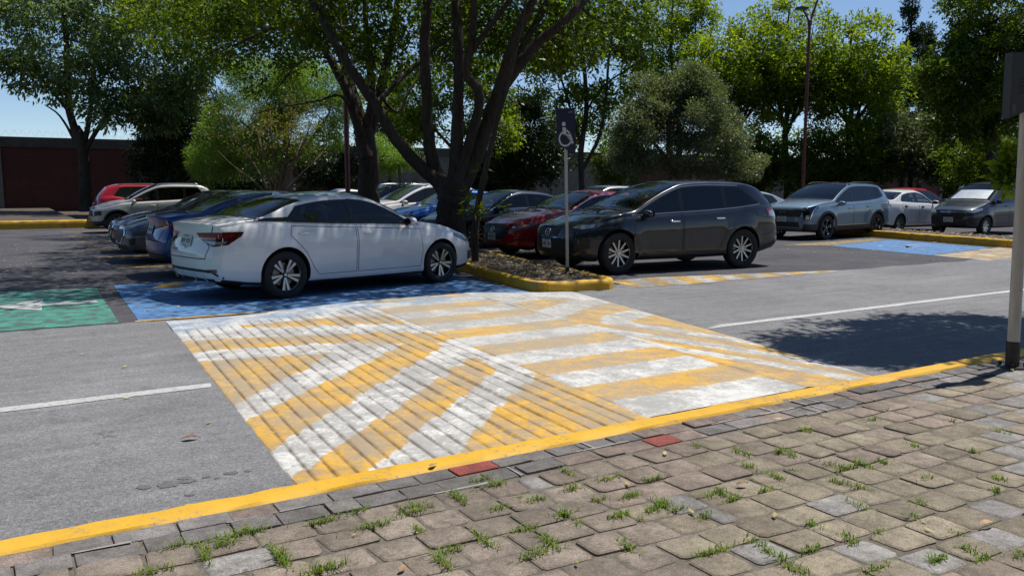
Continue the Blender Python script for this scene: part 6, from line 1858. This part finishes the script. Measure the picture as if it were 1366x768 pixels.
# silvery ash at far left
Y = 44.; b = gz(113, Y, .25)
L_ = [([b, *PX([(113, 250), (112, 215), (108, 185), (100, 170)], Y)], [.34, .30, .28, .27, .26]), (PX([(106, 190), (93, 150), (90, 100), (88, 50), (84, 0), (80, -60)], Y), [.22, .19, .16, .13, .10, .05]),
      (PX([(110, 200), (118, 165), (123, 120), (126, 70), (128, 20)], Y), [.16, .13, .11, .09, .04]), (PX([(112, 205), (132, 170), (160, 140), (190, 115), (230, 90)], Y), [.14, .11, .09, .07, .03]),
      (PX([(93, 150), (72, 125), (50, 100), (30, 80)], Y), [.1, .08, .06, .03]), (PX([(112, 215), (98, 185), (80, 155), (60, 140)], Y), [.1, .08, .05, .03])]
tree('ash_tree', 'tall ash tree with silvery drooping leaf clusters at far left before the brick wall', b, L_,
     [(at(100, 40, Y), (4.6, 4., 3.6), 2.), (at(190, 90, Y-1), (3.2, 3., 2.2), 1.), (at(40, 95, Y), (2.2, 2.5, 1.6), .5), (at(230, 125, Y), (1.8, 2., 1.2), .4), (at(150, 150, Y-2), (1.4, 1.5, .9), .22), (at(180, -60, Y), (5, 4, 4), 1.6), (at(0, 20, Y+1), (2.5, 2, 2.4), .5), (at(200, 150, Y), (1.8, 1.6, 1.0), .35), (at(265, 90, Y-1), (1.4, 1.6, 1.6), .35), (at(270, -20, Y-3), (4.2, 3., 2.2), .9)],
     560, 72, .75, .29, .38, LF['silver'], BARK, GB, droop=.55, seed=21, maxbr=130)
# dark cypress clump
Y = 47.; b = gz(228, Y, .1)
tree('cypress_tree', 'dense dark green cypress between the silvery ash and the feathery tree', b, [([b, *PX([(228, 200), (230, 150), (235, 110)], Y)], [.25, .2, .12, .05])],
     [(at(235, 200, Y), (2.7, 2., 2.6), 1.1), (at(248, 145, Y), (2.2, 2., 1.9), .9), (at(205, 150, Y), (1.3, 1.4, 1.2), .4), (at(215, 235, Y), (1.6, 1.6, 1.6), .5), (at(262, 180, Y), (1.8, 1.6, 2.6), .6), (at(205, 200, Y), (1.1, 1.2, 1.0), .3)], 330, 100, .55, .20, .38, LF['dark'], BARK, GB, seed=22, maxbr=40)
# feathery bright tree
Y = 37.; b = gz(385, Y, .1)
L_ = [([b, *PX([(385, 240), (383, 200), (378, 160), (370, 120)], Y)], [.22, .18, .14, .1, .05]), (PX([(384, 230), (350, 190), (320, 160)], Y), [.12, .08, .04]), (PX([(384, 225), (420, 180), (440, 150)], Y), [.12, .08, .04])]
tree('pepper_tree', 'feathery yellow green pepper tree behind the blue sedan', b, L_,
     [(at(375, 120, Y), (2.4, 2., 1.7), 1.1), (at(350, 100, Y), (1.6, 1.5, .8), .4), (at(335, 150, Y), (2., 1.8, 1.5), 1.), (at(420, 150, Y), (1.6, 1.6, 1.8), .8), (at(300, 185, Y), (1.3, 1.4, 1.2), .6), (at(290, 215, Y), (1.2, 1.2, .9), .5), (at(360, 195, Y), (1.8, 1.5, 1.2), .6), (at(400, 105, Y), (1.6, 1.4, .9), .5), (at(455, 130, Y), (1., 1., 1.2), .3)],
     300, 300, .60, .17, .15, LF['feather'], BARKG, GB, droop=.35, seed=23, maxbr=70)
Y = 31.; b = gz(534, Y, .1)
tree('pepper_tree', 'small feathery green shrub tree just left of the big forked trunk', b, [([b, *PX([(534, 240), (530, 205)], Y)], [.08, .06, .03])],
     [(at(520, 210, Y), (.95, .9, .55), 1.), (at(545, 215, Y), (.5, .5, .4), .3), (at(505, 195, Y), (.5, .5, .5), .3)], 50, 240, .42, .13, .15, LF['feather'], BARKG, GB, droop=.35, seed=24, maxbr=18)
# bare twiggy shrub
Y = 30.; b = gz(368, Y, .05)
L_ = []
r_ = np.random.default_rng(4)
for a, tx, ty in ((-1, 300, 150), (-.6, 335, 140), (-.2, 360, 145), (.2, 395, 140), (.6, 420, 150), (1, 440, 190), (-1.2, 290, 200), (.4, 405, 180), (0, 345, 175), (-.8, 318, 185)):
    L_.append((PX([(368+a*8, 262), (368+(tx-368)*.35, 262+(ty-262)*.30), (368+(tx-368)*.75, 262+(ty-262)*.68, r_.normal(0, .4)), (tx, ty, r_.normal(0, .8))], Y), [.05, .034, .022, .008]))
tree('bare_shrub', 'half bare tan branched shrub in front of the feathery tree', b, L_, [(at(365, 170, Y), (2.4, 1.5, 1.3), 1.)], 130, 16, .35, .10, .4, LF['sparse'], BARKT, GB, seed=25, maxbr=110, twig=.010)
# dense dark tree right of the big trunk
Y = 46.; b = gz(695, Y, .1)
tree('dark_tree', 'dense dark evergreen behind the forked trunk, left of the wheelchair sign', b, [([b, *PX([(695, 200), (690, 150)], Y)], [.22, .16, .06])],
     [(at(692, 185, Y), (2.3, 2., 2.4), 1.1), (at(735, 190, Y+3), (1.9, 1.8, 2.0), .7), (at(715, 210, Y), (1.6, 1.5, 1.6), .7), (at(672, 220, Y), (1.4, 1.4, 1.4), .5), (at(700, 140, Y), (1.3, 1.3, 1.0), .5)], 280, 90, .6, .20, .42, LF['dark'], BARK, GB, seed=26, maxbr=30)
# thin stemmed ash behind the sign
Y = 38.; b = gz(776, Y, .1)
L_ = [([b, *PX([(776, 250), (775, 200), (782, 150), (780, 100), (775, 50), (772, 0), (770, -60)], Y)], [.16, .14, .13, .11, .09, .08, .06, .03]), (PX([(778, 225), (800, 180), (808, 130), (812, 80), (820, 20)], Y), [.1, .085, .07, .055, .03]),
      (PX([(776, 200), (762, 150), (750, 110), (738, 70)], Y), [.08, .06, .05, .03]), (PX([(782, 150), (800, 120), (825, 100), (850, 85)], Y), [.06, .05, .04, .02])]
tree('ash_tree', 'slender several stemmed ash with airy crown behind the wheelchair sign', b, L_,
     [(at(775, 45, Y), (3.3, 2.6, 1.9), 1.), (at(840, 55, Y), (1.7, 2, 1.8), .6), (at(720, 70, Y), (1.3, 1.6, 1.0), .3), (at(790, -40, Y), (4, 3, 2.4), 1.2), (at(800, 140, Y), (1.8, 1.5, 1.0), .3), (at(770, 155, Y+1), (1.9, 1.4, 1.4), .35), (at(735, 120, Y+1), (1.3, 1.4, 1.2), .25), (at(820, 190, Y+2), (1.2, 1.2, .8), .15)], 390, 66, .52, .19, .42, LF['ash'], BARK, GB, seed=27, maxbr=120)
# bright tree seen between the limbs of the big one
Y = 43.; b = gz(608, Y, .1)
tree('ash_tree', 'sunlit yellow green ash seen between the limbs of the forked trunk', b, [([b, *PX([(608, 240), (606, 190), (612, 130), (606, 60), (610, 10)], Y)], [.2, .17, .14, .1, .07, .03]), (PX([(606, 200), (570, 160), (545, 110)], Y), [.09, .07, .03]), (PX([(606, 190), (645, 150), (665, 100)], Y), [.09, .07, .03])],
     [(at(600, 90, Y), (2.6, 2.2, 2.6), 1.), (at(560, 130, Y), (1.6, 1.6, 1.9), .6), (at(650, 110, Y), (1.5, 1.6, 1.8), .5), (at(605, 10, Y), (3., 2.4, 2.4), .9), (at(620, 175, Y), (1.5, 1.2, .8), .25), (at(560, 165, Y), (1.6, 1.4, 1.0), .35), (at(670, 170, Y), (1.2, 1.4, 1.2), .25)], 380, 66, .52, .19, .42, LF['bright'], BARK, GB, seed=29, maxbr=90)
# olive shrub tree
Y = 31.; b = gz(905, Y, .1)
L_ = [([b, *PX([(905, 245), (906, 200), (905, 150), (903, 110)], Y)], [.16, .14, .11, .07, .03]), (PX([(905, 240), (880, 200), (850, 170)], Y), [.09, .07, .03]), (PX([(905, 235), (940, 195), (970, 170)], Y), [.09, .07, .03])]
tree('olive_tree', 'broad grey green olive tree behind the charcoal suv', b, L_,
     [(at(905, 175, Y), (2.3, 1.9, 1.9), 1.1), (at(860, 185, Y), (1.3, 1.3, 1.4), .6), (at(950, 190, Y), (1.3, 1.3, 1.3), .6), (at(908, 126, Y), (1.2, 1.2, .8), .42), (at(935, 140, Y), (1.1, 1., 1.1), .35), (at(872, 140, Y), (1.0, 1., 1.0), .35), (at(990, 225, Y), (.9, .8, .5), .25), (at(840, 215, Y), (.8, .8, .7), .25), (at(928, 100, Y), (.6, .5, .4), .14)],
     420, 210, .42, .105, .36, LF['olive'], BARKG, GB, seed=28, maxbr=80, droop=-.15)
# row of bright ash trees behind
for i, (px, Y, top, w, sd, lab) in enumerate(((895, 50., -20, 2.4, 31, 'tall airy bright ash rising behind the olive tree top'), (985, 46., 25, 3.0, 32, 'bright green ash between the olive tree and the red lamp post'), (1050, 47., -5, 3.0, 33, 'tallest bright ash directly behind the red lamp post'), (1135, 45., 20, 2.8, 34, 'bright ash with spreading limbs right of the red lamp post'))):
    b = gz(px, Y, .1); s = FPX/Y
    mid = (top+225)/2
    L_ = [([b, *PX([(px, 235), (px-3, 180), (px+4, 120), (px, 60), (px+3, top+15)], Y)], [.2, .17, .15, .11, .07, .03])]
    for a in (-1, 1, -.5, .6):
        L_.append((PX([(px, 190-20*abs(a)), (px+a*22, 140), (px+a*45, 85), (px+a*58, top+40)], Y), [.1, .08, .05, .02]))
    env = [(at(px, (top+120)/2+10, Y), (w, w*.9, (120-top)/2/s+.4), 1.2), (at(px-25, 120, Y), (w*.75, w*.7, 1.7), .7), (at(px+28, 110, Y), (w*.75, w*.7, 1.8), .7), (at(px, 190, Y), (w*.9, w*.8, 1.9), .38)]
    if px == 895: env = [(at(px, 60, Y), (w, w, 3.6), 1.), (at(px+30, 20, Y), (1.5, 1.5, 2.0), .4), (at(px-30, 100, Y), (1.8, 1.8, 1.8), .5)]
    tree('ash_tree', lab, b, L_, env, 400 if px != 895 else 240, 68, .55, .20, .44, LF['bright'], BARK, GB, seed=sd, maxbr=110)
# cypress spires on the right
def spire(px, Y, top, bot, w, seed, label, n, per, mat):
    b = gz(px, Y, .1); zt = at(px, top, Y)[2]; zb = at(px, bot, Y)[2]; X = b[0]
    r = np.random.default_rng(seed); limbs = [([b, (X, Y, zb), (X+.05, Y, (zb+zt)/2), (X, Y, zt)], [.2, .16, .1, .02])]
    env = []
    for i in range(n):
        t = (i+.5)/n; z = zb+(zt-zb)*t; ww = w*(1-t)**.85*(.55+.7*r.random())+.12
        a = r.uniform(0, 6.3); env.append(((X+ww*.55*math.cos(a), Y+ww*.55*math.sin(a), z), (ww*.6, ww*.6, (zt-zb)/n*1.1), ww+.1))
    return tree('cypress_tree', label, b, limbs, env, 330, per, .36, .19, .36, mat, BARK, GB, seed=seed, maxbr=110, droop=-.5, twig=.014, bias=2.0)
spire(1203, 50., -14, 215, 2.3, 41, 'tall ragged dark cypress spire against the sky at right', 22, 70, LF['dark'])
spire(1226, 52., 36, 215, 1.6, 42, 'shorter dark cypress spire right of the tall one', 16, 60, LF['dark'])
spire(1176, 49., 112, 225, 2.2, 43, 'low dark cypress left of the tall spire', 14, 70, LF['dark'])
spire(1165, 47., 95, 235, 1.8, 44, 'small dark cypress beside the bright ash with spreading limbs', 12, 70, LF['olive'])
# shaded greenery under the right trees
for i, (px, py, Y, rx, rz, m, lab) in enumerate(((1215, 190, 44., 2.2, 1.7, 'olive', 'grey green bushy tree behind the white sedan beyond the kerb'), (1262, 185, 43., 1.9, 2.2, 'olive', 'dull olive bushy tree left of the minivan roof'), (1150, 205, 44., 1.7, 1.4, 'ash', 'shaded bushy tree above the steel blue suv tail'), (1310, 215, 40., 2.0, 1.6, 'ash', 'shaded green bush behind the minivan'), (1085, 215, 45., 1.5, 1.2, 'ash', 'shaded bush behind the steel blue suv'), (1345, 190, 42., 1.9, 2.2, 'olive', 'olive bush at the right edge behind the post'))):
    b = gz(px, Y, .05)
    tree('bushy_tree', lab, b, [([b, *PX([(px, 235), (px+2, py)], Y)], [.16, .12, .05])], [(at(px, py, Y), (rx, rx*.9, rz), 1.), (at(px-15, py+22, Y), (rx*.7, rx*.7, rz*.7), .4), (at(px+16, py+20, Y), (rx*.7, rx*.7, rz*.7), .4)], 120, 90, .55, .19, .4, LF[m], BARK, GB, seed=50+i, bias=3.2, maxbr=40)
for i, (px, py, Y, rx, rz, m, lab) in enumerate(((438, 222, 46., 1.8, 1.5, 'dark', 'dark bush against the wall left of the red post'), (318, 228, 46., 1.9, 1.3, 'dark', 'dark bush at the foot of the feathery tree'), (520, 150, 47., 1.9, 2.2, 'ash', 'leafy tree showing between the two dark shade trees'), (655, 225, 48., 1.5, 1.0, 'dark', 'low dark bush at the wall right of the forked trunk'), (828, 205, 49., 1.6, 1.7, 'ash', 'shaded tree by the wall left of the olive tree'), (1010, 215, 47., 1.7, 1.5, 'ash', 'shaded bushy tree right of the olive tree'))):
    b = gz(px, Y, .05)
    tree('bushy_tree', lab, b, [([b, *PX([(px, 235), (px+2, py)], Y)], [.14, .10, .05])], [(at(px, py, Y), (rx, rx*.9, rz), 1.), (at(px-15, py+18, Y), (rx*.7, rx*.7, rz*.7), .4), (at(px+16, py+16, Y), (rx*.7, rx*.7, rz*.7), .4)], 120, 90, .55, .19, .42, LF[m], BARK, GB, seed=80+i, maxbr=40)
# big dense tree top right
Y = 37.; b = gz(1325, Y, .1)
L_ = [([b, *PX([(1325, 240), (1322, 200), (1318, 150), (1315, 90), (1320, 20)], Y)], [.34, .28, .25, .22, .16, .06]), (PX([(1320, 190), (1290, 150), (1270, 110)], Y), [.14, .1, .04]), (PX([(1318, 170), (1350, 130), (1375, 90)], Y), [.14, .1, .04])]
tree('shade_tree', 'large dense dark green tree with sunlit leaf edges at top right', b, L_,
     [(at(1320, 110, Y), (2.6, 2.4, 2.2), 1.2), (at(1275, 115, Y), (1.5, 1.5, 1.3), .7), (at(1255, 100, Y-1), (.8, .9, .7), .25), (at(1345, 50, Y), (2.2, 2.2, 2.6), 1.), (at(1330, -30, Y), (2.6, 2.4, 2.4), .9), (at(1380, 120, Y), (2.2, 2., 2.2), .7), (at(1292, 70, Y), (1.2, 1.3, 1.0), .4), (at(1300, 165, Y), (1.8, 1.6, 1.2), .5)],
     560, 100, .55, .18, .44, LF['ash'], BARK, GB, seed=61, maxbr=110)

# unseen trees added behind the viewer, for the car panes and paint to mirror
for i, (x, y, h) in enumerate(((-13, -7, 13), (-6.5, -10, 14.5), (1, -9, 13.5), (8, -10, 14.5), (15, -8, 13.5), (-19, 0, 13), (23, -5, 13.5))):
    b = (x, y, .1)
    tree('street_tree', ['leafy tree added behind the viewer', 'leafy tree added behind the viewer for reflections'][i % 2]+', outside the picture', b, [([b, (x, y, h*.4), (x+.3, y, h*.7)], [.2, .15, .06])], [((x, y, h*.55), (4.3, 3.6, h*.5), 1.)], 110, 60, 1.1, .75, .55, LF['ash'], BARK, 'trees added behind the viewer for reflections', seed=70+i, maxbr=10)

# ------------------------------------------------------------------ sky, sun, camera
SUN_AZ = math.atan2(.76, .64); SUN_EL = R(69)
world = bpy.data.worlds.new('World'); scene.world = world; world.use_nodes = True
nt = world.node_tree; bg = nt.nodes['Background']
sky = nt.nodes.new('ShaderNodeTexSky'); sky.sky_type = 'NISHITA'; sky.sun_disc = False
sky.sun_elevation = SUN_EL; sky.sun_rotation = SUN_AZ; sky.altitude = 2200; sky.air_density = 1.0; sky.dust_density = .35; sky.ozone_density = 3.0
nt.links.new(sky.outputs['Color'], bg.inputs['Color']); bg.inputs['Strength'].default_value = .108
sd = bpy.data.lights.new('sun', 'SUN'); sd.energy = 5.0; sd.angle = R(.53); sd.color = (1., .955, .89)
so = bpy.data.objects.new('sun', sd); COL.objects.link(so)
dv = Vector((math.sin(SUN_AZ)*math.cos(SUN_EL), math.cos(SUN_AZ)*math.cos(SUN_EL), math.sin(SUN_EL)))
so.rotation_euler = dv.to_track_quat('Z', 'Y').to_euler(); so.location = (10, 10, 40)
cam = bpy.data.cameras.new('camera'); co = bpy.data.objects.new('camera', cam); COL.objects.link(co)
co.location = (0, 0, CAM_H); co.rotation_euler = (math.pi/2-PITCH, 0, 0)
cam.sensor_width = 36; cam.lens = 36*FPX/1366; cam.clip_end = 3000; cam.clip_start = .05
scene.camera = co
vs = scene.view_settings
vs.view_transform = 'Standard'; vs.look = 'None'; vs.exposure = .12; vs.gamma = 1.; vs.use_curve_mapping = False
scene.cycles.use_denoising = True
scene.cycles.max_bounces = 8; scene.cycles.transparent_max_bounces = 8; scene.cycles.diffuse_bounces = 3; scene.cycles.glossy_bounces = 3; scene.cycles.transmission_bounces = 4
scene.cycles.caustics_reflective = False; scene.cycles.caustics_refractive = False
